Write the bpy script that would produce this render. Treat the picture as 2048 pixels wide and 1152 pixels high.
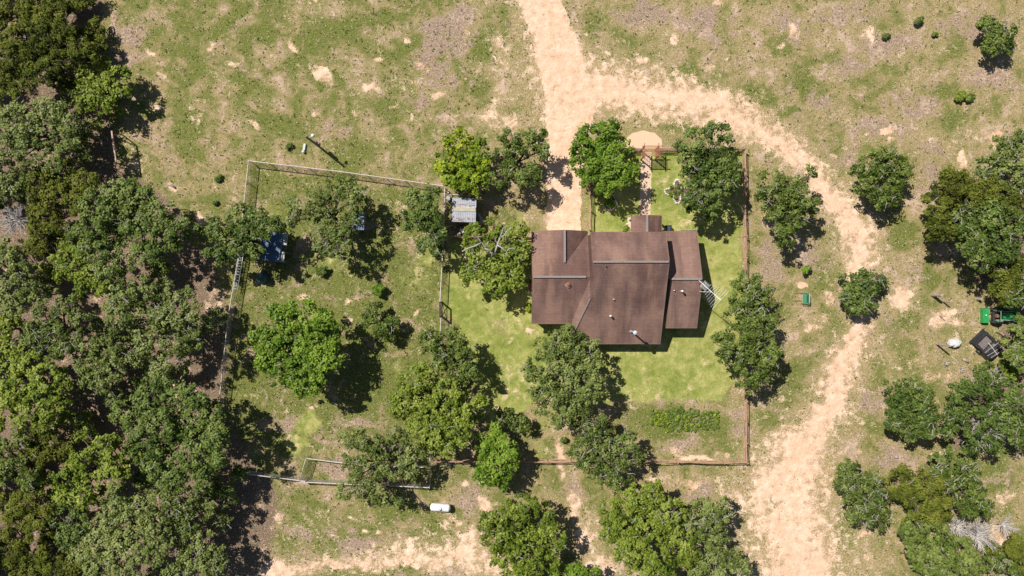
import bpy, math, random
import numpy as np
from mathutils import Vector
for o in list(bpy.data.objects): bpy.data.objects.remove(o)
C = bpy.context.scene.collection
SC = bpy.context.scene
# ------------------------------------------------------------------ camera, sky, sun, exposure
S = 0.06                       # metres per photograph pixel on the ground
H = 81.92                      # camera height (24 mm lens on a 36 mm sensor)
cam_d = bpy.data.cameras.new('camera'); cam = bpy.data.objects.new('camera', cam_d); C.objects.link(cam)
cam.location = (0, 0, H); cam.rotation_euler = (0, 0, 0)
cam_d.lens = 24; cam_d.sensor_width = 36; cam_d.clip_start = 1; cam_d.clip_end = 2000
SC.camera = cam
SC.render.resolution_x = 1024; SC.render.resolution_y = 576
KX, KY = 0.57, 0.47            # shadow shift (east, south) per metre of height
SUN = Vector((-KX, KY, 1)).normalized()
elev = math.asin(SUN.z); azim = math.atan2(SUN.x, SUN.y)
w = bpy.data.worlds.new('World'); SC.world = w; w.use_nodes = True
wn = w.node_tree; bg = wn.nodes['Background']
sky = wn.nodes.new('ShaderNodeTexSky'); sky.sky_type = 'NISHITA'; sky.sun_disc = False
sky.sun_elevation = elev; sky.sun_rotation = azim
wn.links.new(sky.outputs[0], bg.inputs[0]); bg.inputs[1].default_value = 0.046
sl = bpy.data.lights.new('sun', 'SUN'); sl.energy = 4.6; sl.angle = math.radians(0.5); sl.color = (1, 0.94, 0.84)
so = bpy.data.objects.new('sun', sl); C.objects.link(so); so.location = (-40, 30, 60)
so.rotation_euler = SUN.to_track_quat('Z', 'Y').to_euler()
SC.view_settings.view_transform = 'Standard'; SC.view_settings.look = 'None'
SC.view_settings.exposure = 0.50; SC.view_settings.gamma = 1

# ------------------------------------------------------------------ helpers
def P(px, py, z=0.0):
    k = S * (1 - z / H)
    return Vector(((px - 1024) * k, (576 - py) * k, z))
def G(gx, gy, z=0.0):          # ground frame: photo pixels from the centre, not foreshortened
    return Vector((gx * S, -gy * S, z))
def tag(o, label=None, cat=None, group=None, kind=None):
    if label: o['label'] = label
    if cat: o['category'] = cat
    if group: o['group'] = group
    if kind: o['kind'] = kind
    return o
def empty(name, loc, label=None, cat=None, group=None):
    o = bpy.data.objects.new(name, None); C.objects.link(o); o.location = loc; o.empty_display_size = .3
    return tag(o, label, cat, group)
class MB:
    def __init__(s): s.v = []; s.f = []
    def add(s, vs, fs):
        b = len(s.v); s.v += [tuple(x) for x in vs]; s.f += [tuple(i + b for i in f) for f in fs]; return s
    def box(s, c, d, rz=0.0, tilt=None):
        cx, cy, cz = c; dx, dy, dz = d[0] / 2, d[1] / 2, d[2] / 2; ca, sa = math.cos(rz), math.sin(rz); vs = []
        for z in (-dz, dz):
            for x, y in ((-dx, -dy), (dx, -dy), (dx, dy), (-dx, dy)):
                zz = z
                if tilt: zz += tilt[0] * x + tilt[1] * y
                vs.append((cx + x * ca - y * sa, cy + x * sa + y * ca, cz + zz))
        return s.add(vs, [(0, 3, 2, 1), (4, 5, 6, 7), (0, 1, 5, 4), (1, 2, 6, 5), (2, 3, 7, 6), (3, 0, 4, 7)])
    def beam(s, a, b, wd, ht):
        a = Vector(a); b = Vector(b); d = (b - a).normalized()
        up = Vector((0, 0, 1)) if abs(d.z) < .95 else Vector((0, 1, 0))
        r = d.cross(up).normalized(); u = r.cross(d); vs = []
        for p in (a, b):
            for i, j in ((-1, -1), (1, -1), (1, 1), (-1, 1)): vs.append(p + r * (i * wd / 2) + u * (j * ht / 2))
        return s.add(vs, [(0, 1, 2, 3), (7, 6, 5, 4), (0, 4, 5, 1), (1, 5, 6, 2), (2, 6, 7, 3), (3, 7, 4, 0)])
    def tube(s, pts, rad, n=6, cap=True):
        pts = [Vector(p) for p in pts]; m = len(pts)
        if not hasattr(rad, '__len__'): rad = [rad] * m
        vs = []; fs = []
        for i, p in enumerate(pts):
            d = (pts[min(i + 1, m - 1)] - pts[max(i - 1, 0)])
            d = d.normalized() if d.length > 1e-6 else Vector((0, 0, 1))
            up = Vector((0, 0, 1)) if abs(d.z) < .9 else Vector((1, 0, 0))
            r = d.cross(up).normalized(); u = r.cross(d)
            for k in range(n):
                a = 2 * math.pi * k / n; vs.append(p + (r * math.cos(a) + u * math.sin(a)) * rad[i])
        for i in range(m - 1):
            for k in range(n):
                k2 = (k + 1) % n; fs.append((i * n + k, i * n + k2, (i + 1) * n + k2, (i + 1) * n + k))
        if cap: fs.append(tuple(range(n - 1, -1, -1))); fs.append(tuple((m - 1) * n + k for k in range(n)))
        return s.add(vs, fs)
    def lathe(s, c, prof, n=20, axis='z', rz=0.0):
        vs = []; fs = []; c = Vector(c); ca, sa = math.cos(rz), math.sin(rz)
        for r, t in prof:
            for k in range(n):
                a = 2 * math.pi * k / n; p = (r * math.cos(a), r * math.sin(a), t)
                if axis == 'x': p = (t, p[0], p[1])
                if axis == 'y': p = (p[0], t, p[1])
                vs.append(c + Vector((p[0] * ca - p[1] * sa, p[0] * sa + p[1] * ca, p[2])))
        for i in range(len(prof) - 1):
            for k in range(n):
                k2 = (k + 1) % n; fs.append((i * n + k, i * n + k2, (i + 1) * n + k2, (i + 1) * n + k))
        fs.append(tuple(range(n - 1, -1, -1))); fs.append(tuple((len(prof) - 1) * n + k for k in range(n)))
        return s.add(vs, fs)
    def slab(s, pts, t=.14):      # polygon extruded straight down
        n = len(pts); vs = [Vector(p) for p in pts] + [Vector(p) - Vector((0, 0, t)) for p in pts]
        return s.add(vs, [tuple(range(n)), tuple(range(2 * n - 1, n - 1, -1))] + [(i, i + n, (i + 1) % n + n, (i + 1) % n) for i in range(n)])
    def wall(s, a, b, za, zb, t=.15, z0=0.0, mids=()):   # vertical wall from a to b (xy), top profile za..mids..zb
        a = Vector(a[:2]); b = Vector(b[:2]); d = (b - a).normalized(); nrm = Vector((-d.y, d.x)) * t / 2
        prof = [(0, za)] + list(mids) + [(1, zb)]; vs = []; m = len(prof)
        for sg in (-1, 1):
            for u, z in prof: p = a.lerp(b, u) + nrm * sg; vs.append((p.x, p.y, z))
            for u in (1, 0): p = a.lerp(b, u) + nrm * sg; vs.append((p.x, p.y, z0))
        k = m + 2
        return s.add(vs, [tuple(range(k)), tuple(range(2 * k - 1, k - 1, -1))] + [(i, i + k, (i + 1) % k + k, (i + 1) % k) for i in range(k)])
    def build(s, name, mat, parent=None, origin=None, smooth=False, bevel=0.0):
        o0 = Vector(parent.get('_o', (0, 0, 0))) if parent else (Vector(origin) if origin is not None else Vector((0, 0, 0)))
        if parent is None and origin is None and s.v:
            a = np.array(s.v); o0 = Vector((float(a[:, 0].mean()), float(a[:, 1].mean()), float(a[:, 2].min())))
        me = bpy.data.meshes.new(name)
        me.from_pydata([(v[0] - o0.x, v[1] - o0.y, v[2] - o0.z) for v in s.v], [], s.f); me.update()
        me.materials.append(mat)
        if smooth: me.polygons.foreach_set('use_smooth', [True] * len(me.polygons))
        o = bpy.data.objects.new(name, me); C.objects.link(o)
        if parent: o.parent = parent
        else: o.location = o0
        o['_o'] = tuple(o0)
        if bevel:
            bv = o.modifiers.new('bevel', 'BEVEL'); bv.width = bevel; bv.segments = 2; bv.limit_method = 'ANGLE'
        return o
def root(name, loc, label, cat, group=None):
    e = empty(name, loc, label, cat, group); e['_o'] = tuple(loc); return e

# ------------------------------------------------------------------ materials
def nmat(name):
    m = bpy.data.materials.new(name); m.use_nodes = True; nt = m.node_tree
    return m, nt, nt.nodes, nt.links, nt.nodes['Principled BSDF']
def N(ns, t, **kw):
    n = ns.new(t)
    for k, v in kw.items(): setattr(n, k, v)
    return n
def noise(ns, ls, vec, scale, detail=3, rough=.55, dist=0.0):
    n = N(ns, 'ShaderNodeTexNoise'); n.inputs['Scale'].default_value = scale; n.inputs['Detail'].default_value = detail
    n.inputs['Roughness'].default_value = rough; n.inputs['Distortion'].default_value = dist
    ls.new(vec, n.inputs['Vector']); return n.outputs[0]
def ramp(ns, ls, fac, stops):
    r = N(ns, 'ShaderNodeValToRGB'); ls.new(fac, r.inputs[0]); e = r.color_ramp.elements
    while len(e) < len(stops): e.new(.5)
    for i, (p, c) in enumerate(stops): e[i].position = p; e[i].color = tuple(c) + (1,)
    return r.outputs[0]
def mix(ns, ls, fac, a, b, mode='MIX'):
    m = N(ns, 'ShaderNodeMix', data_type='RGBA', blend_type=mode); m.clamp_factor = True
    for idx, val in ((0, fac), (6, a), (7, b)):
        if isinstance(val, (int, float)): m.inputs[idx].default_value = val
        elif isinstance(val, tuple): m.inputs[idx].default_value = val + (1,) if len(val) == 3 else val
        else: ls.new(val, m.inputs[idx])
    return m.outputs[2]
def math_(ns, ls, op, a, b=0.0, c=0.0, clamp=False):
    m = N(ns, 'ShaderNodeMath', operation=op); m.use_clamp = clamp
    for i, val in enumerate((a, b, c)):
        if isinstance(val, (int, float)): m.inputs[i].default_value = val
        else: ls.new(val, m.inputs[i])
    return m.outputs[0]
def sstep(ns, ls, v, lo, hi):
    m = N(ns, 'ShaderNodeMapRange', interpolation_type='SMOOTHSTEP'); ls.new(v, m.inputs[0])
    m.inputs[1].default_value = lo; m.inputs[2].default_value = hi; return m.outputs[0]
def bump(ns, ls, b, h, strength, dist):
    n = N(ns, 'ShaderNodeBump'); n.inputs['Strength'].default_value = strength; n.inputs['Distance'].default_value = dist
    ls.new(h, n.inputs['Height']); ls.new(n.outputs[0], b.inputs['Normal'])
def simple(name, c1, c2, scale=3, rough=.8, metal=0.0, bmp=.2, detail=4, spec=.3, stretch=None, c3=None):
    m, nt, ns, ls, b = nmat(name)
    tc = N(ns, 'ShaderNodeTexCoord'); v = tc.outputs['Object']
    if stretch:
        mp = N(ns, 'ShaderNodeMapping'); mp.inputs['Scale'].default_value = stretch; ls.new(v, mp.inputs[0]); v = mp.outputs[0]
    n = noise(ns, ls, v, scale, detail, .65)
    st = [(.3, c1), (.7, c2)]
    if c3: st = [(.28, c1), (.55, c2), (.75, c3)]
    ls.new(ramp(ns, ls, n, st), b.inputs['Base Color'])
    b.inputs['Roughness'].default_value = rough; b.inputs['Metallic'].default_value = metal; b.inputs['Specular IOR Level'].default_value = spec
    if bmp: bump(ns, ls, b, n, bmp, .03)
    return m

# ground material: four cover masks per vertex (what grows or lies where) + fine procedural grain
def ground_mat():
    m, nt, ns, ls, b = nmat('ground_cover')
    tc = N(ns, 'ShaderNodeTexCoord')
    geo = N(ns, 'ShaderNodeNewGeometry'); v = geo.outputs['Position']
    A = N(ns, 'ShaderNodeAttribute', attribute_name='cover_a'); B = N(ns, 'ShaderNodeAttribute', attribute_name='cover_b')
    sa = N(ns, 'ShaderNodeSeparateColor'); ls.new(A.outputs['Color'], sa.inputs[0]); sb = N(ns, 'ShaderNodeSeparateColor'); ls.new(B.outputs['Color'], sb.inputs[0])
    sand, lush, green = sa.outputs; dry, red, litter = sb.outputs
    nL = noise(ns, ls, v, .22, 4, .6, .4); nM = noise(ns, ls, v, 1.1, 5, .65, .3); nF = noise(ns, ls, v, 4.2, 4, .7); nX = noise(ns, ls, v, 11, 2, .6)
    fine = math_(ns, ls, 'MULTIPLY_ADD', nX, .6, math_(ns, ls, 'MULTIPLY', nF, .4))
    dryc = ramp(ns, ls, fine, [(.34, (.13, .098, .042)), (.46, (.25, .195, .092)), (.56, (.38, .305, .165)), (.66, (.58, .465, .30))])
    olive = ramp(ns, ls, fine, [(.34, (.042, .060, .011)), (.46, (.104, .127, .028)), (.56, (.18, .188, .056)), (.68, (.33, .305, .135))])
    def cen(n, k): return math_(ns, ls, 'MULTIPLY_ADD', n, k, -.5 * k)
    def add(*a):
        r = a[0]
        for q in a[1:]: r = math_(ns, ls, 'ADD', r, q)
        return r
    nP = noise(ns, ls, v, .45, 5, .62, .8)
    t = add(cen(nL, 2.2), cen(nP, 2.8), cen(nM, 1.6), cen(nF, 1.3), math_(ns, ls, 'MULTIPLY_ADD', green, 1.1, .12), math_(ns, ls, 'MULTIPLY', dry, -.45))
    f = sstep(ns, ls, t, .0, .85)
    base = mix(ns, ls, f, dryc, olive)
    thatch = ramp(ns, ls, fine, [(.34, (.105, .072, .054)), (.48, (.26, .188, .142)), (.64, (.52, .395, .31))])
    tf = sstep(ns, ls, add(math_(ns, ls, 'MULTIPLY', dry, 1.15), cen(nM, 1.8), cen(nP, -2.6), cen(nL, -1.5), cen(nF, 1.4)), .3, .9)
    base = mix(ns, ls, tf, base, thatch)
    lush1 = ramp(ns, ls, math_(ns, ls, 'MULTIPLY_ADD', nM, .5, math_(ns, ls, 'MULTIPLY', nL, .5)), [(.32, (.125, .165, .030)), (.46, (.222, .252, .062)), (.60, (.36, .345, .125))])
    lf = ramp(ns, ls, fine, [(.34, (.72, .75, .7)), (.5, (1, 1, 1)), (.66, (1.25, 1.2, 1.25))])
    lush1 = mix(ns, ls, 1.0, lush1, lf, 'MULTIPLY'); lush1 = mix(ns, ls, sstep(ns, ls, add(cen(nL, 1.0), cen(nP, 1.6)), .12, .65), lush1, (.38, .335, .15))
    lfac = sstep(ns, ls, add(lush, cen(nM, .7), cen(nP, .6)), .25, .75)
    base = mix(ns, ls, lfac, base, lush1)
    pale = sstep(ns, ls, add(cen(nP, -3.2), cen(nL, -2.4), cen(nM, 2.0), cen(nF, 1.2), math_(ns, ls, 'MULTIPLY', green, -.6)), .12, .8)
    base = mix(ns, ls, math_(ns, ls, 'MULTIPLY', math_(ns, ls, 'MULTIPLY', pale, math_(ns, ls, 'SUBTRACT', 1.0, lfac)), .75), base, (.50, .375, .275))
    # leaf litter under the woods
    lit = ramp(ns, ls, fine, [(.36, (.06, .045, .03)), (.5, (.18, .13, .09)), (.64, (.40, .30, .22))])
    litf = sstep(ns, ls, math_(ns, ls, 'ADD', litter, math_(ns, ls, 'MULTIPLY_ADD', nF, .8, -.4)), .3, .7)
    base = mix(ns, ls, litf, base, lit)
    # sand
    sandc = ramp(ns, ls, nM, [(.3, (.53, .36, .25)), (.5, (.65, .465, .34)), (.7, (.76, .585, .46))])
    sandc = mix(ns, ls, math_(ns, ls, 'MULTIPLY', red, .62), sandc, (.52, .315, .20))
    grain = ramp(ns, ls, fine, [(.34, (.78, .75, .72)), (.5, (1, 1, 1)), (.66, (1.1, 1.1, 1.1))])
    sandc = mix(ns, ls, 1.0, sandc, grain, 'MULTIPLY')
    sfv = add(sand, cen(nM, 1.6), cen(nP, 1.2), cen(fine, 1.8))
    sf = sstep(ns, ls, sfv, .32, .84)
    base = mix(ns, ls, sf, base, sandc)
    # scattered pale dead leaves and dark specks
    vo = N(ns, 'ShaderNodeTexVoronoi'); vo.inputs['Scale'].default_value = 2.6; ls.new(v, vo.inputs['Vector'])
    sc_ = N(ns, 'ShaderNodeSeparateColor'); ls.new(vo.outputs['Color'], sc_.inputs[0])
    spk = math_(ns, ls, 'MULTIPLY', math_(ns, ls, 'LESS_THAN', vo.outputs['Distance'], .17), math_(ns, ls, 'GREATER_THAN', sc_.outputs[0], .74))
    spk = math_(ns, ls, 'MULTIPLY', spk, math_(ns, ls, 'SUBTRACT', .75, math_(ns, ls, 'MULTIPLY', sf, .75)))
    spk = math_(ns, ls, 'MULTIPLY', spk, math_(ns, ls, 'SUBTRACT', 1.0, math_(ns, ls, 'MULTIPLY', lfac, .9)))
    base = mix(ns, ls, spk, base, (.50, .44, .28))
    spk2 = math_(ns, ls, 'MULTIPLY', math_(ns, ls, 'LESS_THAN', vo.outputs['Distance'], .2), math_(ns, ls, 'LESS_THAN', sc_.outputs[0], .09))
    spk2 = math_(ns, ls, 'MULTIPLY', spk2, math_(ns, ls, 'SUBTRACT', .6, math_(ns, ls, 'MULTIPLY', lfac, .55)))
    spk2 = math_(ns, ls, 'MULTIPLY', spk2, math_(ns, ls, 'GREATER_THAN', .985, sand))
    base = mix(ns, ls, spk2, base, (.055, .06, .022))
    ls.new(base, b.inputs['Base Color']); b.inputs['Roughness'].default_value = 1; b.inputs['Specular IOR Level'].default_value = .08
    hgt = math_(ns, ls, 'MULTIPLY', fine, math_(ns, ls, 'SUBTRACT', 1.0, math_(ns, ls, 'MULTIPLY', sf, .72)))
    bn = N(ns, 'ShaderNodeBump'); bn.inputs['Strength'].default_value = .75; bn.inputs['Distance'].default_value = .16; ls.new(hgt, bn.inputs['Height'])
    bn2 = N(ns, 'ShaderNodeBump'); bn2.inputs['Strength'].default_value = .5; bn2.inputs['Distance'].default_value = .3
    ls.new(nM, bn2.inputs['Height']); ls.new(bn.outputs[0], bn2.inputs['Normal']); ls.new(bn2.outputs[0], b.inputs['Normal'])
    return m
M_ground = ground_mat()

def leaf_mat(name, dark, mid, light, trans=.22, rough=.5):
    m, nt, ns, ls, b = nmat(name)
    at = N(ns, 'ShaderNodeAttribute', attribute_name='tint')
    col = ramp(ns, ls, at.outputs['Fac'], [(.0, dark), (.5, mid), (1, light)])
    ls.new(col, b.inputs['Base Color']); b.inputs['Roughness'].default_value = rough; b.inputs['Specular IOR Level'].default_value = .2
    tr = N(ns, 'ShaderNodeBsdfTranslucent'); ls.new(mix(ns, ls, 1.0, col, (1.3, 1.45, .6), 'MULTIPLY'), tr.inputs[0])
    ms = N(ns, 'ShaderNodeMixShader'); ms.inputs[0].default_value = trans
    ls.new(b.outputs[0], ms.inputs[1]); ls.new(tr.outputs[0], ms.inputs[2]); ls.new(ms.outputs[0], ns['Material Output'].inputs[0])
    return m
LM = {
 'oak':    leaf_mat('oak_leaves', (.036, .062, .009), (.098, .142, .022), (.20, .245, .064)),
 'grey':   leaf_mat('grey_oak_leaves', (.046, .070, .012), (.122, .165, .034), (.25, .285, .095)),
 'green':  leaf_mat('bright_leaves', (.048, .105, .008), (.128, .215, .018), (.235, .325, .045), .26),
 'yellow': leaf_mat('yellow_green_leaves', (.085, .14, .008), (.20, .275, .016), (.36, .40, .035), .28),
 'lime':   leaf_mat('lime_leaves', (.062, .098, .009), (.150, .205, .022), (.275, .32, .06), .25),
 'cedar':  leaf_mat('cedar_leaves', (.030, .042, .004), (.080, .100, .010), (.16, .175, .026), .15, .8),
 'weedbed': leaf_mat('weed_leaves', (.05, .085, .012), (.11, .165, .03), (.19, .24, .06)),
 'deep':   leaf_mat('deep_green_leaves', (.033, .062, .011), (.094, .142, .026), (.195, .245, .065)),
}
M_bark = simple('bark', (.05, .038, .028), (.16, .13, .10), 3, .95, bmp=.6, stretch=(2, 2, .4))
M_twig = simple('bleached_twigs', (.24, .22, .19), (.44, .42, .38), 4, .9, bmp=.1)
M_deadw = simple('dead_wood', (.30, .275, .26), (.56, .53, .51), 5, .9, bmp=.2)

# ------------------------------------------------------------------ ground cover masks
rs = np.random.RandomState(7)
def vnoise(x, y, scale, seed, octaves=3):
    out = np.zeros_like(x); amp = 1; tot = 0
    for o in range(octaves):
        r = np.random.RandomState(seed + o * 13); T = r.rand(256, 256)
        u = x / scale + 1000.3; v = y / scale + 1000.7; i = np.floor(u).astype(int); j = np.floor(v).astype(int)
        fu = u - i; fv = v - j; fu = fu * fu * (3 - 2 * fu); fv = fv * fv * (3 - 2 * fv)
        g = lambda a, b: T[a % 256, b % 256]
        out += amp * ((g(i, j) * (1 - fu) + g(i + 1, j) * fu) * (1 - fv) + (g(i, j + 1) * (1 - fu) + g(i + 1, j + 1) * fu) * fv)
        tot += amp; amp *= .5; scale *= .5
    return out / tot
def sm(t): t = np.clip(t, 0, 1); return t * t * (3 - 2 * t)
def blob(x, y, cx, cy, rx, ry=None, ang=0, soft=.5, val=1.0):
    ry = ry or rx; a = math.radians(ang); dx = x - cx; dy = y - cy
    u = (dx * math.cos(a) + dy * math.sin(a)) / rx; v = (-dx * math.sin(a) + dy * math.cos(a)) / ry
    return val * sm((1 - np.sqrt(u * u + v * v)) / soft)
def stroke(x, y, pts, soft=.35, val=1.0):      # pts: (x, y, full width)
    out = np.zeros_like(x)
    for (x0, y0, w0), (x1, y1, w1) in zip(pts[:-1], pts[1:]):
        dx, dy = x1 - x0, y1 - y0; t = np.clip(((x - x0) * dx + (y - y0) * dy) / (dx * dx + dy * dy + 1e-9), 0, 1)
        d = np.hypot(x - x0 - t * dx, y - y0 - t * dy); r = (w0 + (w1 - w0) * t) / 2
        out = np.maximum(out, sm((1 - d / r) / soft))
    return out * val
def poly(x, y, pts, soft=6.0, val=1.0):
    inside = np.zeros(x.shape, bool); dm = np.full(x.shape, 1e9); n = len(pts)
    for k in range(n):
        x0, y0 = pts[k]; x1, y1 = pts[(k + 1) % n]
        c = ((y0 > y) != (y1 > y)) & (x < (x1 - x0) * (y - y0) / (y1 - y0 + 1e-9) + x0); inside ^= c
        dx, dy = x1 - x0, y1 - y0; t = np.clip(((x - x0) * dx + (y - y0) * dy) / (dx * dx + dy * dy + 1e-9), 0, 1)
        dm = np.minimum(dm, np.hypot(x - x0 - t * dx, y - y0 - t * dy))
    return val * sm(.5 + np.where(inside, dm, -dm) / (2 * soft))
DRIVE = [(1020, -420, 70), (1045, -200, 74), (1062, -60, 78), (1078, 0, 92), (1100, 60, 96), (1122, 130, 100), (1140, 200, 118), (1132, 290, 92), (1127, 350, 76), (1126, 455, 72)]
TRACK = [(1140, 165, 120), (1230, 178, 104), (1330, 195, 80), (1420, 212, 66), (1500, 250, 68), (1560, 290, 44), (1612, 336, 54), (1655, 385, 70), (1695, 430, 74), (1730, 475, 72), (1722, 520, 66), (1715, 560, 50)]
TRACK2 = [(1735, 620, 50), (1715, 660, 66), (1700, 700, 78), (1680, 760, 80), (1650, 830, 110), (1605, 890, 150), (1575, 950, 180), (1565, 1020, 215), (1590, 1100, 235), (1590, 1180, 250)]
def masks(X, Y):
    wx = X + 34 * (vnoise(X, Y, 60, 1) - .5) + 14 * (vnoise(X, Y, 15, 2) - .5)
    wy = Y + 34 * (vnoise(X, Y, 60, 3) - .5) + 14 * (vnoise(X, Y, 15, 4) - .5)
    x, y = wx, wy; z = np.zeros_like(X); mx = np.maximum
    sand = stroke(X * .6 + x * .4, Y, DRIVE, .22)
    sand = mx(sand, stroke(x, y, [(1075, 0, 190), (1110, 110, 240), (1130, 250, 210), (1125, 330, 130)], 1, .8))
    sand = mx(sand, stroke(x, y, [(a, b, c * .98) for a, b, c in TRACK], .8, .95)); sand = mx(sand, stroke(x, y, [(a, b, c * 2.7) for a, b, c in TRACK], 1, .74))
    sand = mx(sand, stroke(x, y, [(a, b, c * 1.05) for a, b, c in TRACK2], .8, .97)); sand = mx(sand, stroke(x, y, [(a, b, c * 2.2) for a, b, c in TRACK2], 1, .72))
    for cx, cy, rx, ry, a, v in [(1230, 175, 110, 52, 10, .9), (1800, 600, 30, 48, 10, .85), (1880, 640, 34, 18, 0, .9), (1905, 628, 18, 12, 0, .8), (1915, 650, 30, 10, 10, .7), (1545, 905, 22, 20, 0, .8), (1860, 1000 - 96, 12, 8, 0, .8),
      (640, 155, 40, 18, 30, .8), (745, 175, 34, 12, 5, .8), (580, 90, 14, 24, -30, .85), (540, 110, 18, 10, 30, .6), (592, 138, 16, 9, 20, .6), (515, 250, 22, 12, 40, .75), (300, 110, 14, 9, 40, .8), (318, 148, 14, 9, 10, .85), (425, 88, 14, 8, -30, .7), (470, 125, 12, 9, 20, .7), (480, 120, 9, 8, 0, .7),
      (400, 235, 22, 20, 0, .55), (395, 205, 30, 22, 0, .45), (305, 215, 20, 10, 20, .6), (765, 122, 18, 12, 10, .75), (880, 178, 24, 12, -15, .8), (840, 132, 22, 10, 0, .65), (630, 6, 8, 8, 0, .8), (815, 75, 16, 8, -20, .7), (715, 220, 18, 14, 0, .65), (630, 232, 12, 10, 0, .7), (790, 220, 14, 10, 0, .55), (820, 240, 10, 8, 40, .7), (905, 225, 26, 8, -10, .65), (885, 262, 10, 14, 0, .6), (985, 230, 40, 45, 0, .55), (1020, 250, 40, 30, 0, .62), (1000, 190, 30, 40, 0, .42), (985, 100, 20, 60, 0, .35),
      (1285, 120, 26, 14, 0, .8), (1350, 82, 12, 18, 0, .75), (1430, 8, 20, 14, 0, .7), (1465, 12, 12, 16, 0, .7), (1470, 190, 26, 14, 0, .7), (1447, 175, 12, 7, 0, .6), (1420, 130, 14, 10, 0, .55), (1455, 120, 14, 8, 0, .5), (1590, 60, 18, 22, 30, .7), (1570, 90, 14, 10, -30, .6), (1745, 75, 20, 34, -20, .6), (1630, 145, 16, 22, 0, .5), (1768, 262, 24, 16, -10, .95), (1775, 282, 12, 8, 0, .8), (1666, 312, 10, 10, 0, .8), (1995, 275, 12, 24, 25, .9), (1930, 320, 16, 24, -10, .85), (1905, 300, 14, 20, 0, .6), (1500, 340, 8, 8, 0, .4), (1605, 565, 12, 10, 0, .9), (1715, 605, 20, 40, -20, .7), (1660, 600, 18, 30, 10, .7), (1625, 660, 24, 12, 0, .6), (1640, 640, 30, 18, 0, .5), (1820, 520, 22, 12, -20, .6),
      (1830, 724, 12, 10, 0, .7), (1870, 755, 50, 18, -10, .6), (1930, 700, 60, 50, 0, .4), (1975, 640, 50, 30, 0, .4), (1740, 590, 30, 40, 0, .4),
      (1150, 1010, 22, 60, 0, .75), (1170, 1090, 34, 50, 0, .8), (1205, 1130, 50, 30, 0, .75), (1122, 905, 13, 45, 0, .9), (1122, 950, 12, 20, 0, .7), (1400, 915, 70, 10, 0, .8), (1355, 900, 24, 14, 30, .6), (1450, 905, 30, 12, 0, .7), (1330, 955, 60, 20, 0, .55), (1380, 970, 30, 20, 0, .7), (1470, 990, 50, 34, 0, .6), (1470, 960, 60, 28, 0, .45), (1500, 950, 30, 24, 0, .4),
      (700, 1130, 130, 18, -4, .85), (860, 1125, 60, 26, 0, .8), (935, 1110, 40, 40, -30, .9), (560, 1135, 50, 18, 10, .9), (740, 1100, 34, 10, 30, .5), (970, 1008, 22, 22, 20, .85), (925, 975, 14, 10, 0, .8), (915, 1045, 12, 10, 0, .7), (900, 1040, 24, 40, -30, .5), (550, 1040, 20, 30, 0, .6), (960, 960, 14, 18, 0, .6), (760, 915 + 145, 20, 12, 30, .5), (730, 1055, 16, 12, 30, .5), (1000, 1130, 60, 40, 0, .7),
      (1050, 668, 20, 14, 0, .8), (1000, 640, 34, 18, -20, .45), (1010, 680, 16, 12, 0, .5), (838, 636, 10, 16, 0, .75), (695, 635, 12, 10, 0, .7), (610, 595, 22, 16, 0, .5), (690, 600, 16, 14, 0, .5), (410, 435, 26, 14, 40, .85), (340, 370, 26, 10, 20, .6), (260, 330, 40, 34, 0, .5), (222, 555, 20, 34, 0, .8), (200, 590, 30, 30, 0, .6), (345, 780, 12, 16, 0, .9), (1003, 445, 8, 20, 30, .7), (965, 438, 8, 14, 0, .9), (1055, 420, 14, 30, 0, .6), (905, 235, 20, 12, 0, .5),
      (1890, 395, 30, 30, 0, .5), (1830, 560, 26, 30, 0, .35), (1960, 1050, 50, 40, 0, .35), (2000, 1000, 50, 30, 0, .5), (1990, 1070, 40, 40, 0, .7), (1730, 1065, 24, 18, 0, .8), (1900, 960, 30, 20, 0, .5), (1740, 1120, 30, 20, 0, .5), (1700, 900, 40, 26, 0, .35)]:
        sand = mx(sand, blob(x, y, cx, cy, rx * 1.15, ry * 1.15, a, .8, v))
    sand = mx(sand, stroke(x, y, [(535, 1145, 44), (700, 1128, 40), (850, 1120, 90), (960, 1110, 120)], 1, .78)); sand = mx(sand, stroke(x, y, [(535, 1150, 120), (760, 1110, 120), (950, 1080, 170)], 1, .6)); sand = mx(sand, stroke(x, y, [(900, 1128, 60), (950, 1060, 40)], .9, .7))
    for cx, cy, rx, ry, v in [(1500, 1010, 130, 80, .62), (1570, 1080, 170, 140, .78), (1180, 1070, 60, 110, .55), (1400, 965, 110, 26, .6), (425, 610, 26, 90, .6), (385, 800, 40, 30, .5), (1800, 600, 60, 80, .55), (1760, 690, 90, 90, .42), (1200, 150, 140, 80, .6), (1010, 250, 90, 70, .5), (1680, 560, 60, 60, .5), (1000, 100, 50, 120, .5), (830, 170, 110, 50, .42)]:
        sand = mx(sand, blob(x, y, cx, cy, rx, ry, 0, 1, v))
    sand = mx(sand, .30 * sm((vnoise(X, Y, 45, 61) - .45) / .3) * (X < 2200))
    # grassy islands in the track
    for cx, cy, rx, ry, a, v in [(1650, 720 - 40, 0.1, .1, 0, 0), (1548, 1015, 13, 34, 20, .45), (1700, 790, 14, 30, 20, .6), (1535, 850, 26, 16, -20, .8), (1640, 800, 18, 22, 20, .5), (1530, 1120, 22, 14, 0, .4), (1500, 870, 18, 12, 0, .5), (1620, 620 + 450, 20, 24, 0, .35)]:
        sand = sand * (1 - blob(x, y, cx, cy, rx, ry, a, .7, v))
    lush = poly(x, y, [(1183, 462), (1183, 390), (1205, 330), (1282, 302), (1488, 304), (1490, 560), (1484, 740), (1440, 800), (1250, 806), (1060, 800), (985, 860), (900, 620), (896, 480), (1060, 485)], 14, .95)
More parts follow.
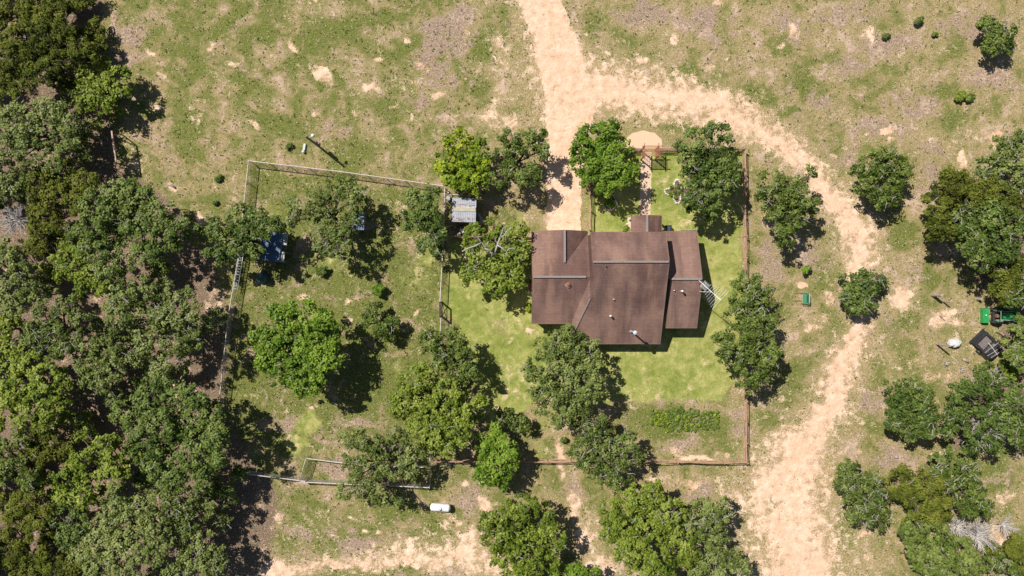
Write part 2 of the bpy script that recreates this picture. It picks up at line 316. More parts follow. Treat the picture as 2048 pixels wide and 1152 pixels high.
    lush = mx(lush, poly(X, Y, [(1183, 462), (1184, 400), (1205, 340), (1280, 304), (1280, 432), (1262, 462)], 3, 1)); lush = mx(lush, poly(X, Y, [(1303, 340), (1330, 303), (1486, 304), (1490, 462), (1304, 462)], 4, .95))
    lush = lush * (1 - blob(x, y, 1050, 668, 26, 16, 0, .8, .9)) * (1 - blob(x, y, 990, 650, 60, 40, 0, .8, .35))
    for cx, cy, rx, ry, a, v in [(905, 600, 26, 50, 0, 1), (620, 850, 44, 34, -20, .75), (600, 890, 30, 30, 0, .7), (850, 520, 40, 30, 0, .6), (830, 560, 50, 70, 0, .45), (560, 590, 60, 40, 0, .3), (540, 420, 34, 24, 0, .5), (650, 520, 60, 40, 0, .5), (1020, 470, 40, 24, 0, .55), (1045, 440, 24, 40, 0, .6), (1120, 400, 8, 60, 0, 0), (1173, 410, 7, 60, 0, .75), (740, 860, 60, 20, 0, .3), (520, 900, 40, 40, 0, .45), (800, 740, 20, 60, 0, .45), (1420, 750, 60, 60, 0, .5), (1100, 830, 60, 60, 0, .5), (1075, 900, 30, 30, 0, .5)]:
        lush = mx(lush, blob(x, y, cx, cy, rx * 1.2, ry * 1.2, a, .8, v))
    green = z + .14 + .24 * sm((1010 - x) / 120) * sm((x - 180) / 60) + .12 * sm((y - 480) / 200)
    green = mx(green, poly(x, y, [(505, 330), (885, 380), (880, 640), (880, 900), (620, 915), (450, 900), (445, 800), (480, 520)], 12, .74))
    for cx, cy, rx, ry, a, v in [(480, 60, 100, 60, 20, .75), (660, 60, 130, 44, -10, .85), (380, 40, 60, 40, 0, .5), (760, 40, 60, 50, 0, .7), (500, 150, 60, 60, 0, .65), (570, 140, 34, 30, 0, .9), (640, 175, 26, 14, 0, .9), (500, 170, 22, 40, 0, .6), (400, 230, 50, 40, 0, .55), (780, 225, 34, 50, 20, .85), (680, 155, 30, 30, 0, .7), (440, 180, 60, 40, 0, .5), (950, 170, 40, 40, 30, .7), (960, 90, 34, 44, 0, .9), (890, 215, 50, 20, 0, .6), (740, 300, 90, 30, 0, .55), (600, 270, 70, 50, 0, .5), (560, 330, 60, 20, 0, .5), (330, 250, 60, 50, 0, .35), (420, 290, 70, 40, 0, .4), (1010, 60, 20, 60, 0, .6), (1140, 30, 20, 40, 0, .8), (1180, 60, 34, 34, 0, .7), (1250, 80, 50, 24, 0, .65), (1370, 150, 60, 24, 0, .75), (1400, 175, 24, 14, 0, .8), (1360, 245, 60, 18, 0, .95), (1520, 190, 60, 34, 30, .7), (1600, 170, 70, 60, 0, .65), (1580, 230, 60, 30, 30, .6), (1540, 320, 30, 30, 0, .7), (1700, 215, 60, 50, 0, .4), (1780, 140, 60, 30, 0, .6), (1880, 180, 50, 40, 0, .65), (1930, 230, 70, 24, -10, .6), (1650, 110, 50, 30, 0, .6), (1800, 470, 60, 40, -20, .6), (1850, 550, 50, 40, 0, .75), (1800, 700 - 50, 30, 60, 20, .7), (1880, 700, 40, 30, 0, .5), (1780, 660, 26, 34, 0, .6), (1560, 640, 60, 60, 0, .45), (1570, 770, 50, 70, 0, .55), (1550, 830, 70, 30, 0, .7), (1760, 760, 30, 60, 0, .4), (1730, 880, 60, 30, 0, .35), (1690, 1050, 30, 80, 0, .55), (1680, 960, 20, 40, 0, .5), (1880, 930, 70, 40, 0, .65), (1990, 960, 60, 60, 0, .85), (2000, 930, 40, 30, 0, .7), (640, 1010, 70, 34, 20, .7), (560, 1080, 40, 30, 0, .6), (650, 1110, 30, 20, 0, .6), (820, 1060, 60, 40, 20, .65), (780, 1110, 40, 24, 0, .6), (870, 1120, 30, 20, 0, .5), (950, 1040, 14, 50, 0, .6), (800, 1030, 50, 34, 0, .5), (1300, 960, 60, 14, 0, .4), (1520, 940, 26, 16, 0, .5), (1330, 845, 190, 60, 0, .75), (1240, 860, 60, 50, 0, .6), (1000, 290, 20, 20, 0, .5), (1010, 430, 40, 30, 0, .7), (1010, 870, 50, 50, 0, .6), (540, 960, 40, 20, 0, .5), (1660, 550, 60, 60, 0, .45), (1530, 480, 34, 60, 0, .35)]:
        green = mx(green, blob(x, y, cx, cy, rx * 1.15, ry * 1.15, a, .9, v))
    dry = .28 * vnoise(X, Y, 90, 31) + z
    for cx, cy, rx, ry, a, v in [(890, 70, 70, 60, 20, .95), (860, 120, 60, 40, 0, .8), (930, 30, 40, 40, 0, .8), (900, 150, 80, 26, 0, .6), (1280, 30, 100, 40, 0, .8), (1400, 40, 80, 40, 0, .9), (1440, 60, 60, 60, 0, .6), (1580, 60, 60, 50, 30, .7), (1700, 30, 100, 40, 0, .6), (1690, 130, 70, 34, -30, .8), (1780, 90, 90, 50, 0, .7), (1640, 200, 50, 30, 0, .7), (1820, 210, 100, 40, 0, .6), (1750, 260, 120, 40, 0, .6), (1990, 150, 80, 40, 0, .9), (1950, 60, 120, 60, 0, .7), (1690, 320, 60, 60, 40, .7), (1870, 360, 60, 60, 40, .7), (1860, 300, 80, 40, 0, .6), (1550, 520, 50, 70, 0, .8), (1630, 520, 50, 60, 0, .7), (1740, 800, 60, 60, 0, .7), (1780, 910, 80, 40, 0, .7), (1470, 850, 50, 50, 0, .5), (1350, 885, 130, 30, 0, .5), (1240, 900, 60, 30, 0, .6), (700, 850, 60, 22, 0, .6), (560, 760, 60, 60, 0, .4), (580, 850, 30, 50, 0, .5), (730, 700, 60, 80, 0, .35), (700, 1080, 100, 34, 20, .8), (600, 1070, 60, 34, 0, .7), (950, 990, 60, 60, 0, .6), (1000, 950, 40, 30, 0, .7), (1150, 980, 50, 40, 0, .6), (1410, 990, 80, 40, 0, .6), (830, 200, 50, 30, 0, .5), (680, 260, 60, 40, 0, .4), (260, 60, 70, 60, 0, .6), (240, 120, 60, 60, 0, .5), (680, 945, 90, 22, 3, .9), (990, 420, 24, 24, 0, .6), (1960, 760, 60, 40, 0, .6), (1700, 600, 40, 40, 0, .5), (1090, 1030, 40, 60, 0, .4), (1500, 400, 14, 100, 0, .4), (1660, 1000, 20, 60, 0, .3)]:
        dry = mx(dry, blob(x, y, cx, cy, rx * 1.2, ry * 1.2, a, .9, v))
    red = .5 * vnoise(X, Y, 70, 41) + z
    for cx, cy, rx, ry, a, v in [(1290, 290, 50, 30, 0, .75), (1040, 110, 30, 120, 0, .3), (1180, 130, 60, 60, 0, .4), (1460, 250, 90, 30, 20, .4), (1768, 262, 30, 20, 0, .6), (1995, 275, 30, 30, 0, 1), (1605, 565, 20, 16, 0, .6), (1380, 965, 80, 30, 0, .8), (1600, 1120, 160, 60, 0, .5), (1600, 900, 80, 60, 0, .4), (765, 122, 24, 16, 0, .5), (850, 130, 60, 16, 0, .9), (880, 178, 30, 14, 0, .7), (1123, 910, 24, 50, 0, .8), (1700, 480, 40, 60, 0, .4), (1465, 10, 60, 24, 0, .6), (1870, 755, 70, 26, 0, .8), (1870, 700, 60, 60, 0, .5), (1590, 50, 30, 40, 0, .5), (965, 438, 10, 18, 0, .9), (1545, 905, 26, 24, 0, .5), (1730, 1065, 30, 24, 0, .6), (1290, 925, 250, 14, 0, .8)]:
        red = mx(red, blob(x, y, cx, cy, rx, ry, a, .8, v))
    def off(pts, d):
        out = []
        for i in range(len(pts)):
            a = pts[max(i - 1, 0)]; b = pts[min(i + 1, len(pts) - 1)]; dx, dy = b[0] - a[0], b[1] - a[1]; l = math.hypot(dx, dy); out.append((pts[i][0] - dy / l * d, pts[i][1] + dx / l * d, 7))
        return out
    rut = z
    for pts in (DRIVE, TRACK, TRACK2):
        for d in (-17, -9, 10, 18): rut = mx(rut, stroke(X * .5 + x * .5, Y * .5 + y * .5, off(pts, d), .9, .95))
    red = mx(red, rut * (.35 + .65 * vnoise(X, Y, 40, 71)))
    litter = poly(x, y, [(-500, -300), (215, -300), (215, 60), (200, 200), (225, 260), (250, 350), (330, 390), (400, 470), (440, 560), (450, 700), (440, 820), (560, 980), (550, 1060), (530, 1140), (500, 1500), (-500, 1500)], 22, .85)
    litter = mx(litter, poly(x, y, [(2020, 330), (1930, 430), (1930, 500), (1960, 560), (2000, 620), (1990, 700), (2030, 720), (1950, 790), (1900, 850), (1900, 900), (2060, 900), (2400, 900), (2400, 300)], 20, .75))
    for cx, cy, rx, ry, v in [(1945, 1080, 70, 40, .5), (800, 960, 60, 50, .5), (1060, 900, 50, 34, .4), (680, 945, 90, 20, .3), (925, 460, 40, 26, .8), (890, 400, 12, 40, .6), (1960, 560, 30, 60, .6), (1450, 760, 10, 10, 0)]:
        litter = mx(litter, blob(x, y, cx, cy, rx, ry, 0, .9, v))
    # along the rail fences a narrow worn line
    return sand, lush, green, dry, red, litter
def grid_sheet(name, xs, ys, mat, z=0.0, force=None):
    X, Y = np.meshgrid(xs, ys); nx, ny = len(xs), len(ys)
    co = np.stack([(X - 1024) * S, (576 - Y) * S, np.full_like(X, z)], -1).reshape(-1, 3)
    i = np.arange(nx * ny).reshape(ny, nx)
    f = np.stack([i[1:, :-1], i[1:, 1:], i[:-1, 1:], i[:-1, :-1]], -1).reshape(-1, 4)
    return np_mesh(name, co, f, mat, masks(X.ravel(), Y.ravel()))
def np_mesh(name, co, f, mat, mk=None, tint=None, origin=None):
    me = bpy.data.meshes.new(name); k = f.shape[1]
    o0 = np.array(origin if origin is not None else (0, 0, 0), float); co = co - o0
    me.vertices.add(len(co)); me.vertices.foreach_set('co', co.astype(np.float32).ravel())
    me.loops.add(f.size); me.loops.foreach_set('vertex_index', f.astype(np.int32).ravel())
    me.polygons.add(len(f)); me.polygons.foreach_set('loop_start', np.arange(0, f.size, k, dtype=np.int32))
    try: me.polygons.foreach_set('loop_total', np.full(len(f), k, np.int32))
    except Exception: pass
    me.update(calc_edges=True)
    if mk is not None:
        sand, lush, green, dry, red, litter = mk; one = np.ones_like(sand)
        for nm, ch in (('cover_a', (sand, lush, green, one)), ('cover_b', (dry, red, litter, one))):
            a = me.attributes.new(nm, 'FLOAT_COLOR', 'POINT'); a.data.foreach_set('color', np.stack(ch, -1).astype(np.float32).ravel())
    if tint is not None:
        a = me.attributes.new('tint', 'FLOAT', 'FACE'); a.data.foreach_set('value', tint.astype(np.float32))
    me.materials.append(mat)
    o = bpy.data.objects.new(name, me); C.objects.link(o); return o
outer = [-14000, -8000, -5000, -3000, -1800, -1100, -700, -450, -300, -200, -130]
xs = np.array(outer + list(np.arange(-90, 2140, 3.5)) + [2048 - v for v in outer[::-1]], float)
ys = np.array(outer + list(np.arange(-90, 1245, 3.5)) + [1152 - v for v in outer[::-1]], float)
g = grid_sheet('ground', xs, ys, M_ground); tag(g, 'sandy pasture with patchy grass, bare soil and mown lawn round the house', 'ground', kind='structure')

def strip_sheet(name, pts, z, label, val_sand=1.0, red=0.3, scale=.62, seed=5, mat=None, step=6):
    """an irregular ribbon lying just above the ground (the fully bare core of a track)"""
    rr = np.random.RandomState(seed); L = []; R = []
    P2 = []
    for (x0, y0, w0), (x1, y1, w1) in zip(pts[:-1], pts[1:]):
        n = max(1, int(math.hypot(x1 - x0, y1 - y0) / step))
        for k in range(n): t = k / n; P2.append((x0 + (x1 - x0) * t, y0 + (y1 - y0) * t, w0 + (w1 - w0) * t))
    P2.append(pts[-1]); P2 = np.array(P2, float)
    for c in range(3):
        q = P2[:, c].copy()
        for _ in range(4): q[1:-1] = (q[:-2] + 2 * q[1:-1] + q[2:]) / 4
        P2[:, c] = q
    d = np.gradient(P2[:, :2], axis=0); d /= np.linalg.norm(d, axis=1)[:, None] + 1e-9; nrm = np.stack([-d[:, 1], d[:, 0]], 1)
    jl = np.convolve(rr.rand(len(P2) + 4), np.ones(5) / 5, 'valid') * .5 + .75; jr = np.convolve(rr.rand(len(P2) + 4), np.ones(5) / 5, 'valid') * .5 + .75
    m = 9; co = []
    for i, (px, py, wd) in enumerate(P2):
        for j in range(m):
            u = j / (m - 1) * 2 - 1; hw = wd * scale / 2 * (jl[i] if u < 0 else jr[i])
            q = P2[i, :2] + nrm[i] * u * hw; co.append(((q[0] - 1024) * S, (576 - q[1]) * S, z))
    co = np.array(co); n = len(P2); i = np.arange(n * m).reshape(n, m)
    f = np.stack([i[:-1, :-1], i[:-1, 1:], i[1:, 1:], i[1:, :-1]], -1).reshape(-1, 4)
    X = co[:, 0] / S + 1024; Y = 576 - co[:, 1] / S
    mk = masks(X, Y)
    o = np_mesh(name, co, f, mat or M_ground, mk)
    me = o.data; me.flip_normals() if me.polygons[0].normal.z < 0 else None
    return tag(o, label, name.replace('_', ' '), kind='structure')
strip_sheet('driveway', DRIVE[:-1] + [(1126, 462, 72)], .004, 'pale sandy gravel driveway running down to the garage end of the brown roofed house', scale=.8)
strip_sheet('dirt_track', TRACK, .008, 'narrow sandy dirt track curving round the fenced yard', scale=.5, seed=8)
strip_sheet('sandy_track', TRACK2, .006, 'broad pale sandy track widening towards the lower edge of the photo', scale=.5, seed=9)

# walkway and gravel apron
M_walk = simple('walkway_gravel', (.42, .30, .21), (.60, .45, .33), 6, .95, bmp=.3, detail=6, c3=(.66, .52, .40))
M_pink = simple('pink_gravel', (.50, .33, .22), (.66, .44, .31), 9, .95, bmp=.4, detail=6, c3=(.70, .50, .37))
def sheet(name, pts, z, mat, label):
    mb = MB(); mb.add([P(x, y, 0) + Vector((0, 0, z)) for x, y in pts], [tuple(range(len(pts)))[::-1]])
    o = mb.build(name, mat, origin=(0, 0, 0)); return tag(o, label, name.replace('_', ' '), kind='structure')
rr = random.Random(3)
L = [(1282 + rr.uniform(-.8, .8) - (y - 318) * .03, y) for y in range(304, 442, 6)]; R = [(1303 + rr.uniform(-.8, .8) - (y - 318) * .02, y) for y in range(304, 442, 6)]
sheet('path', L[::-1] + R, .004, M_walk, 'straight gravel path from the arbor to the porch')
ap = []
for k in range(40):
    a = math.pi * k / 39; ap.append((1287 - 36 * math.cos(a) * (1 + .05 * math.sin(5 * a)), 298 - 36 * max(math.sin(a), 0) ** .6 * (1 + .03 * math.sin(9 * a))))
sheet('gravel_apron', ap[::-1], .005, M_pink, 'half round pink gravel apron outside the arbor')

# ------------------------------------------------------------------ house
def roof_mat():
    m, nt, ns, ls, b = nmat('brown_shingles')
    geo = N(ns, 'ShaderNodeNewGeometry'); v = geo.outputs['Position']
    br = N(ns, 'ShaderNodeTexBrick'); br.inputs['Scale'].default_value = 1; br.inputs['Brick Width'].default_value = .5; br.inputs['Row Height'].default_value = .17
    br.inputs['Mortar Size'].default_value = .012; br.offset = .5; br.inputs['Bias'].default_value = 0
    br.inputs['Color1'].default_value = (.92, .92, .92, 1); br.inputs['Color2'].default_value = (1.08, 1.07, 1.06, 1); br.inputs['Mortar'].default_value = (.68, .66, .66, 1)
    ls.new(v, br.inputs['Vector'])
    nL = noise(ns, ls, v, .17, 3, .5, .4); nF = noise(ns, ls, v, 7, 3, .7)
    mp = N(ns, 'ShaderNodeMapping'); mp.inputs['Scale'].default_value = (.75, .13, .13); ls.new(v, mp.inputs[0])
    st = noise(ns, ls, mp.outputs[0], 1.0, 4, .6)
    c = ramp(ns, ls, nL, [(.36, (.115, .067, .059)), (.5, (.172, .105, .090)), (.64, (.235, .147, .122))])
    c = mix(ns, ls, math_(ns, ls, 'MULTIPLY', sstep(ns, ls, st, .48, .68), .55), c, (.29, .18, .135))
    c = mix(ns, ls, math_(ns, ls, 'MULTIPLY', sstep(ns, ls, st, .5, .32), .5), c, (.085, .056, .052))
    c = mix(ns, ls, .85, c, br.outputs[0], 'MULTIPLY'); c = mix(ns, ls, 1.0, c, ramp(ns, ls, nF, [(.3, (.82, .82, .82)), (.7, (1.15, 1.15, 1.15))]), 'MULTIPLY')
    ls.new(c, b.inputs['Base Color']); b.inputs['Roughness'].default_value = .95; b.inputs['Specular IOR Level'].default_value = .15
    bump(ns, ls, b, math_(ns, ls, 'ADD', nF, br.outputs[1]), .35, .02)
    return m
M_roof = roof_mat()
M_cap = simple('ridge_vent_metal', (.15, .12, .115), (.23, .195, .185), 4, .75, bmp=.05, stretch=(1, 4, 1), c3=(.29, .235, .21))
M_wall = simple('cream_siding', (.52, .47, .38), (.62, .57, .47), 2, .85, bmp=.15, stretch=(.3, .3, 9))
M_trim = simple('brown_trim', (.16, .11, .09), (.22, .15, .12), 4, .8)
M_white = simple('white_metal', (.66, .66, .66), (.80, .80, .78), 6, .45, bmp=.03)
M_glass = simple('window_glass', (.02, .03, .04), (.05, .06, .07), 2, .08, spec=.8, bmp=0)
M_black = simple('black_metal', (.012, .012, .014), (.03, .03, .033), 6, .5)
M_rust = simple('rusty_metal', (.16, .05, .03), (.32, .12, .07), 9, .8)
M_stain = simple('rust_stain', (.22, .135, .11), (.29, .175, .14), 9, .95)
hc = G(155, 0); hc.z = 0
house = root('house', tuple(hc), 'brown shingled ranch house with a tall saltbox middle and lower wings', 'house')
roofs = MB()
ZN, ZR, ZS = 5.3, 7.1, 2.4
mN, mR, mS = -105.1, -47.9, 108.2
def zmS(gy): return ZR - (ZR - ZS) * (gy - mR) / (mS - mR)
P1 = (146.7, 18.3)
main = MB()
main.slab([G(146.7, mN, ZN), G(287.3, mN, ZN), G(287.3, mR, ZR), G(146.7, mR, ZR)])
main.slab([G(146.7, mR, ZR), G(287.3, mR, ZR), G(287.3, mS, ZS), G(109.2, mS, ZS), G(P1[0], P1[1], zmS(P1[1]))])
main.slab([G(146.7, -19.2, 5.107), G(P1[0], P1[1], zmS(P1[1])), G(109.2, mS, ZS), G(109.2, 76, 2.4), G(114, 68.7, 2.76)])
mr = main.build('roof', M_roof, house)
gar = MB(); gN, gR, gS, gz, gr = -108.6, -20.8, 68.7, 2.75, 5.15
gar.slab([G(38.6, gN, gz), G(146.6, gN, gz), G(146.6, gR, gr), G(38.2, gR, gr)])
gar.slab([G(38.2, gR, gr), G(146.6, gR, gr), G(114.5, gS, gz), G(38.6, gS, gz)])
gar.slab([G(99.7, -110.2, 4.5), G(99.7, -44, 4.5), G(44, -110.2, 2.84)], .13)
gar.slab([G(99.7, -110.2, 4.5), G(146.5, -110.2, 2.84), G(99.7, -44, 4.5)], .13)
gar.build('roof', M_roof, house)
wing = MB(); wN, wR, wS, wz, wr = -110.3, -17.0, 77, 2.75, 5.2
wing.slab([G(285, wN, wz), G(356.8, wN, wz), G(356.2, wR, wr), G(285, wR, wr)])
wing.slab([G(297.5, wR, wr), G(356.2, wR, wr), G(356.8, wS, wz), G(297.5, wS, wz)])
wing.build('roof', M_roof, house)
por = MB()
por.slab([G(231, -140, 2.75), G(258.6, -140, 3.6), G(258.6, -101, 3.6), G(231, -101, 2.75)])
por.slab([G(258.6, -140, 3.6), G(289.3, -140, 2.75), G(289.3, -101, 2.75), G(258.6, -101, 3.6)])
por.build('roof', M_roof, house)
def cap(a, b, wd=.24, ht=.10):
    mb = MB(); a = Vector(a); b = Vector(b); up = Vector((0, 0, .07)); mb.beam(a + up, b + up, wd, ht)
    o = mb.build('ridge_vent', M_cap, house); bv = o.modifiers.new('b', 'BEVEL'); bv.width = .03; bv.segments = 2; return o
cap(G(148, mR, ZR), G(286.5, mR, ZR)); cap(G(39.5, gR, gr), G(139, gR, gr), .26); cap(G(99.7, -109.6, 4.52), G(99.7, -48, 4.52), .26)
cap(G(298.5, wR, wr), G(355.5, wR, wr), .26); cap(G(258.6, -139.6, 3.6), G(258.6, -103, 3.6), .26, .06)
# hip flashing strip
cap(G(P1[0] - .3, P1[1] + 2, zmS(P1[1] + 2)), G(114, 97.5, zmS(97.5)), .16, .05)
# fascia boards
fb = MB()
def fas(a, b): fb.beam(Vector(a) - Vector((0, 0, .08)), Vector(b) - Vector((0, 0, .08)), .05, .2)
for a, b in [(G(109.2, mS + .3, ZS), G(287.6, mS + .3, ZS)), (G(287.6, mS, ZS), G(287.6, mR, ZR)), (G(287.6, mR, ZR), G(287.6, mN, ZN)),
             (G(38, gS + .3, gz), G(114, gS + .3, gz)), (G(38, gS, gz), G(38, gR, gr)), (G(38, gR, gr), G(38, gN, gz)), (G(297.2, wS + .3, wz), G(357, wS + .3, wz)), (G(357.1, wS, wz), G(356.5, wR, wr)), (G(356.5, wR, wr), G(357.1, wN, wz)), (G(297.2, wS, wz), G(297.2, wR, wr)),
             (G(230.7, -140, 2.75), G(230.7, -103, 2.75)), (G(289.6, -140, 2.75), G(289.6, -111, 2.75))]: fas(a, b)
fb.build('fascia', M_trim, house)
wl = MB()
def W(a, b, za, zb, mids=()): wl.wall(G(*a), G(*b), za, zb, .15, 0, mids)
W((43, -104), (43, 64), 2.72, 2.72, [(.496, 4.95)]); W((43, 64), (111, 64), 2.7, 2.7); W((43, -104), (146, -104), 2.72, 2.72, [(.55, 4.3)])
W((112, 104), (284, 104), 2.35, 2.35); W((112, 66), (112, 104), 2.45, 2.3)
W((148, -101), (284, -101), 5.25, 5.25); W((284, -101), (284, 104), 5.25, 2.35, [(.259, 6.9)])
W((287, -106), (353, -106), 2.7, 2.7); W((353, -106), (353, 73), 2.7, 2.7, [(.497, 5.0)]); W((301, 73), (353, 73), 2.7, 2.7); W((301, -17), (301, 73), 4.95, 2.7)
wl.build('wall', M_wall, house)
gw = MB(); gw.wall(G(148.3, -101), G(148.3, 12), 5.2, 5.2, .15, 2.4, [(.47, 6.9)]); gw.build('gable_wall', M_roof, house)
for gx in (234, 286): MB().box(G(gx, -137, 1.35), (.2, .2, 2.6)).build('porch_post', M_white, house)
sl_ = MB(); sl_.slab([G(231, -141, .14), G(290, -141, .14), G(290, -102, .14), G(231, -102, .14)], .13); sl_.build('porch_slab', M_walk, house)
def window(gx, gy, z, wd, ht, horiz=True):
    fr = MB(); d = (wd, .06, ht) if horiz else (.06, wd, ht); c = G(gx, gy, z); fr.box(c, d)
    f = fr.build('window', M_white, house)
    pn = MB(); off = .035
    for sg in (-1, 1):
        if horiz: pn.box((c.x, c.y + sg * off, c.z), (wd - .16, .012, ht - .16))
        else: pn.box((c.x + sg * off, c.y, c.z), (.012, wd - .16, ht - .16))
    pn.build('pane', M_glass, f)
for gx in (170, 205, 262): window(gx, 105.8, 1.4, 1.2, 1.1)
for gx in (60, 90): window(gx, 65.8, 1.5, 1.2, 1.0)
for gx in (315, 338): window(gx, 74.8, 1.5, 1.1, 1.1)
for gx in (165, 185, 205): window(gx, -102.8, 1.6, 1.2, 1.2)
window(330, -107.8, 1.6, 1.5, 1.2); window(354.8, -60, 1.5, 1.2, 1.1, False); window(354.8, 30, 1.5, 1.2, 1.1, False); window(41.2, -10, 1.5, 1.2, 1.1, False)
gd = MB(); gd.box(G(102, -106, 1.15), (4.9, .07, 2.3))
for k in range(1, 4): gd.box(G(102, -106.8, .575 * k), (4.9, .03, .03))
gd.build('garage_door', M_white, house)
dr = MB(); dr.box(G(258, -102.9, 1.1), (1.0, .07, 2.1)); drr = dr.build('door', M_trim, house)
hd = MB(); hd.box(G(264, -104.6, 1.05), (.05, .1, .12)); hd.build('handle', M_cap, drr)
M_metalflue = simple('bluish_galvanised_flue', (.35, .40, .48), (.55, .60, .68), 5, .4, bmp=.02)
# flues, vents and stains
def flue(name, gx, gy, zb, r, h, mat, capr=None, lab=None, tiltx=0, tilty=0):
    mb = MB(); b = G(gx, gy, zb - .15); t = b + Vector((tiltx, tilty, h + .15)); mb.tube([b, t], r, 14)
    bs = MB(); bs.lathe(G(gx, gy, zb - .05), [(r * 2.6, -.15), (r * 2.4, .03), (r * 1.1, .16)], 14)
    o = mb.build(name, mat, house, smooth=False)
    bs.build('flashing', M_cap, o)
    if capr:
        cp = MB(); cp.lathe(t, [(capr * .9, -.12), (capr, -.1), (capr, .0), (capr * .55, .1), (.02, .15)], 18); cp.build('cap', mat, o)
    if lab: o['label'] = lab
    return o
def zg(gy): return gr - (gy - gR) * .0268
def zw(gy): return wr - (gy - wR) * (wr - wz) / (wS - wR)
flue('flue', 229, 83, zmS(83), .10, 2.7, M_metalflue, .24, 'tall white flue with a round metal cap')
flue('flue', 186.5, 53, zmS(53), .07, .55, M_white, .13, 'short white flue with a round cap')
flue('vent_pipe', 190.5, 21, zmS(21), .05, .35, M_white)
flue('flue', 319, 6, zw(6), .07, .75, M_white, .13, 'short white flue on the east wing')
flue('vent_pipe', 305, 4.5, zw(4.5), .05, .3, M_white)
flue('vent_pipe', 171.5, -40, zmS(-40), .05, .3, M_black)
flue('roof_vent', 106.5, -7, zg(-7), .17, .14, M_rust, .26, 'rusty round roof vent')
# rust streaks below vents (stains of their own, lying on the slope)
st = MB()
def streak(gx, gy, zf, n, wd, ln):
    for k in range(n):
        x = gx + rr.uniform(-wd, wd); y0 = gy + rr.uniform(0, 1.5); l = ln * rr.uniform(.4, 1); w2 = rr.uniform(.25, .7)
        a = [(x - w2, y0), (x + w2, y0), (x + w2 * .3, y0 + l), (x - w2 * .3, y0 + l)]
        st.add([G(p[0], p[1], zf(p[1]) + .006) for p in a], [(0, 3, 2, 1)])
streak(229, 85, zmS, 5, 1.6, 13); streak(186.5, 55, zmS, 4, 1, 8); streak(190.5, 23, zmS, 3, 1, 8); streak(319, 8, zw, 6, 2.5, 16); streak(106.5, -4, zg, 5, 2, 11); streak(171.5, -38, zmS, 3, 1, 9)
for gx in np.arange(150, 285, 2.1): streak(gx, mR + 2.6, zmS, 1, 1.4, 7 * rr.random() ** 2 + 1.5)
for gx in np.arange(42, 136, 2.6): streak(gx, gR + 2.6, zg, 1, 1.4, 4 * rr.random() + 1)
for gx in np.arange(300, 354, 4.5): streak(gx, wR + 2.4, zw, 1, 1, 3 * rr.random() + 1)
st.build('rust_streaks', M_stain, house)['kind'] = 'stuff'

# television antenna on its mast beside the east wing
M_alu = simple('antenna_aluminium', (.62, .62, .64), (.80, .80, .80), 8, .35, bmp=0)
ab = P(1378, 583); hm = 9.0
ant = root('television_antenna', tuple(ab), 'long silver television antenna on a mast above the east wing gable', 'antenna')
mb = MB(); mb.tube([ab, ab + Vector((0, 0, hm))], .035, 8); mb.build('mast', M_alu, ant)
a0 = P(1398, 561, hm); a1 = P(1441, 600, hm); d = (a1 - a0).normalized(); nn = Vector((-d.y, d.x, 0))
mb = MB(); mb.beam(a0, a1, .06, .06); mb.build('boom', M_alu, ant)
Lb = (a1 - a0).length
for i in range(8):
    t = .40 + .60 * i / 7; ln = (.62 + .72 * i / 7)
    c = a0 + d * Lb * t + Vector((0, 0, .04)); mb = MB(); mb.tube([c - nn * ln, c + nn * ln], .012, 5); mb.build('element', M_alu, ant)
for i in range(7):
    t = .16 + .2 * i / 6; c = a0 + d * Lb * t + Vector((0, 0, .04)); mb = MB(); mb.tube([c - nn * .42, c + nn * .42], .014, 5); mb.build('element', M_alu, ant)
mb = MB(); mb.beam(G(355, 7, 4.6), ab + Vector((0, 0, 4.6)), .05, .05); mb.build('wall_bracket', M_white, ant)

# dark unit beside the porch
e = root('air_conditioner', tuple(P(1333, 458)), 'dark boxy air conditioner on the lawn right beside the porch', 'air conditioner')
MB().box(P(1334, 458) + Vector((0, 0, .45)), (.75, .75, .85)).build('casing', M_black, e, bevel=.03)
MB().lathe(P(1334, 458) + Vector((0, 0, .88)), [(.3, 0), (.3, .03), (.1, .05)], 18).build('fan_grille', simple('blue_grille', (.02, .03, .05), (.05, .07, .11), 20, .5), e)

# ------------------------------------------------------------------ arbor
M_cedarw = simple('reddish_cedar', (.19, .085, .05), (.34, .155, .09), 5, .85, bmp=.3, stretch=(1, 1, .3), c3=(.42, .20, .12))
av = root('garden_arbor', tuple(P(1295, 309)), 'reddish wooden arbor over the gate end of the front path', 'arbor')
ax0, ax1, ay0, ay1 = 1281.5, 1309.5, 300.5, 319.5; hA = 2.25
for x in (ax0, ax1):
    for y in (ay0, ay1): MB().beam(P(x, y), P(x, y) + Vector((0, 0, hA)), .12, .12).build('post', M_cedarw, av)
def PG(x, y, z): v = P(x, y); v.z = z; return v
for x in (ax0, ax1): MB().beam(PG(x, ay0 - 6, hA + .06), PG(x, ay1 + 6, hA + .06), .07, .16).build('side_beam', M_cedarw, av)
for y in (ay0, ay1): MB().beam(PG(ax0 - 5, y, hA + .2), PG(ax1 + 8, y, hA + .2), .07, .14).build('cross_beam', M_cedarw, av)
for k in range(7):
    y = ay0 + 2.4 + k * (ay1 - ay0 - 4.8) / 6; MB().beam(PG(ax0 - 1, y, hA + .17), PG(ax1 + 3.5, y, hA + .17), .055, .05).build('roof_slat', M_cedarw, av)
for x in (ax0, ax1):
    m_ = MB()
    for k in range(5): z = .3 + k * .4; m_.beam(PG(x, ay0, z), PG(x, ay1, z), .03, .04)
    for k in range(2, 3): y = ay0 + (ay1 - ay0) * k / 4; m_.beam(PG(x, y, .1), PG(x, y, hA), .03, .03)
    m_.build('side_trellis', M_cedarw, av)
    MB().beam(PG(x, ay1, 1.6), PG(x, ay1 - 7, hA), .06, .06).build('brace', M_cedarw, av)

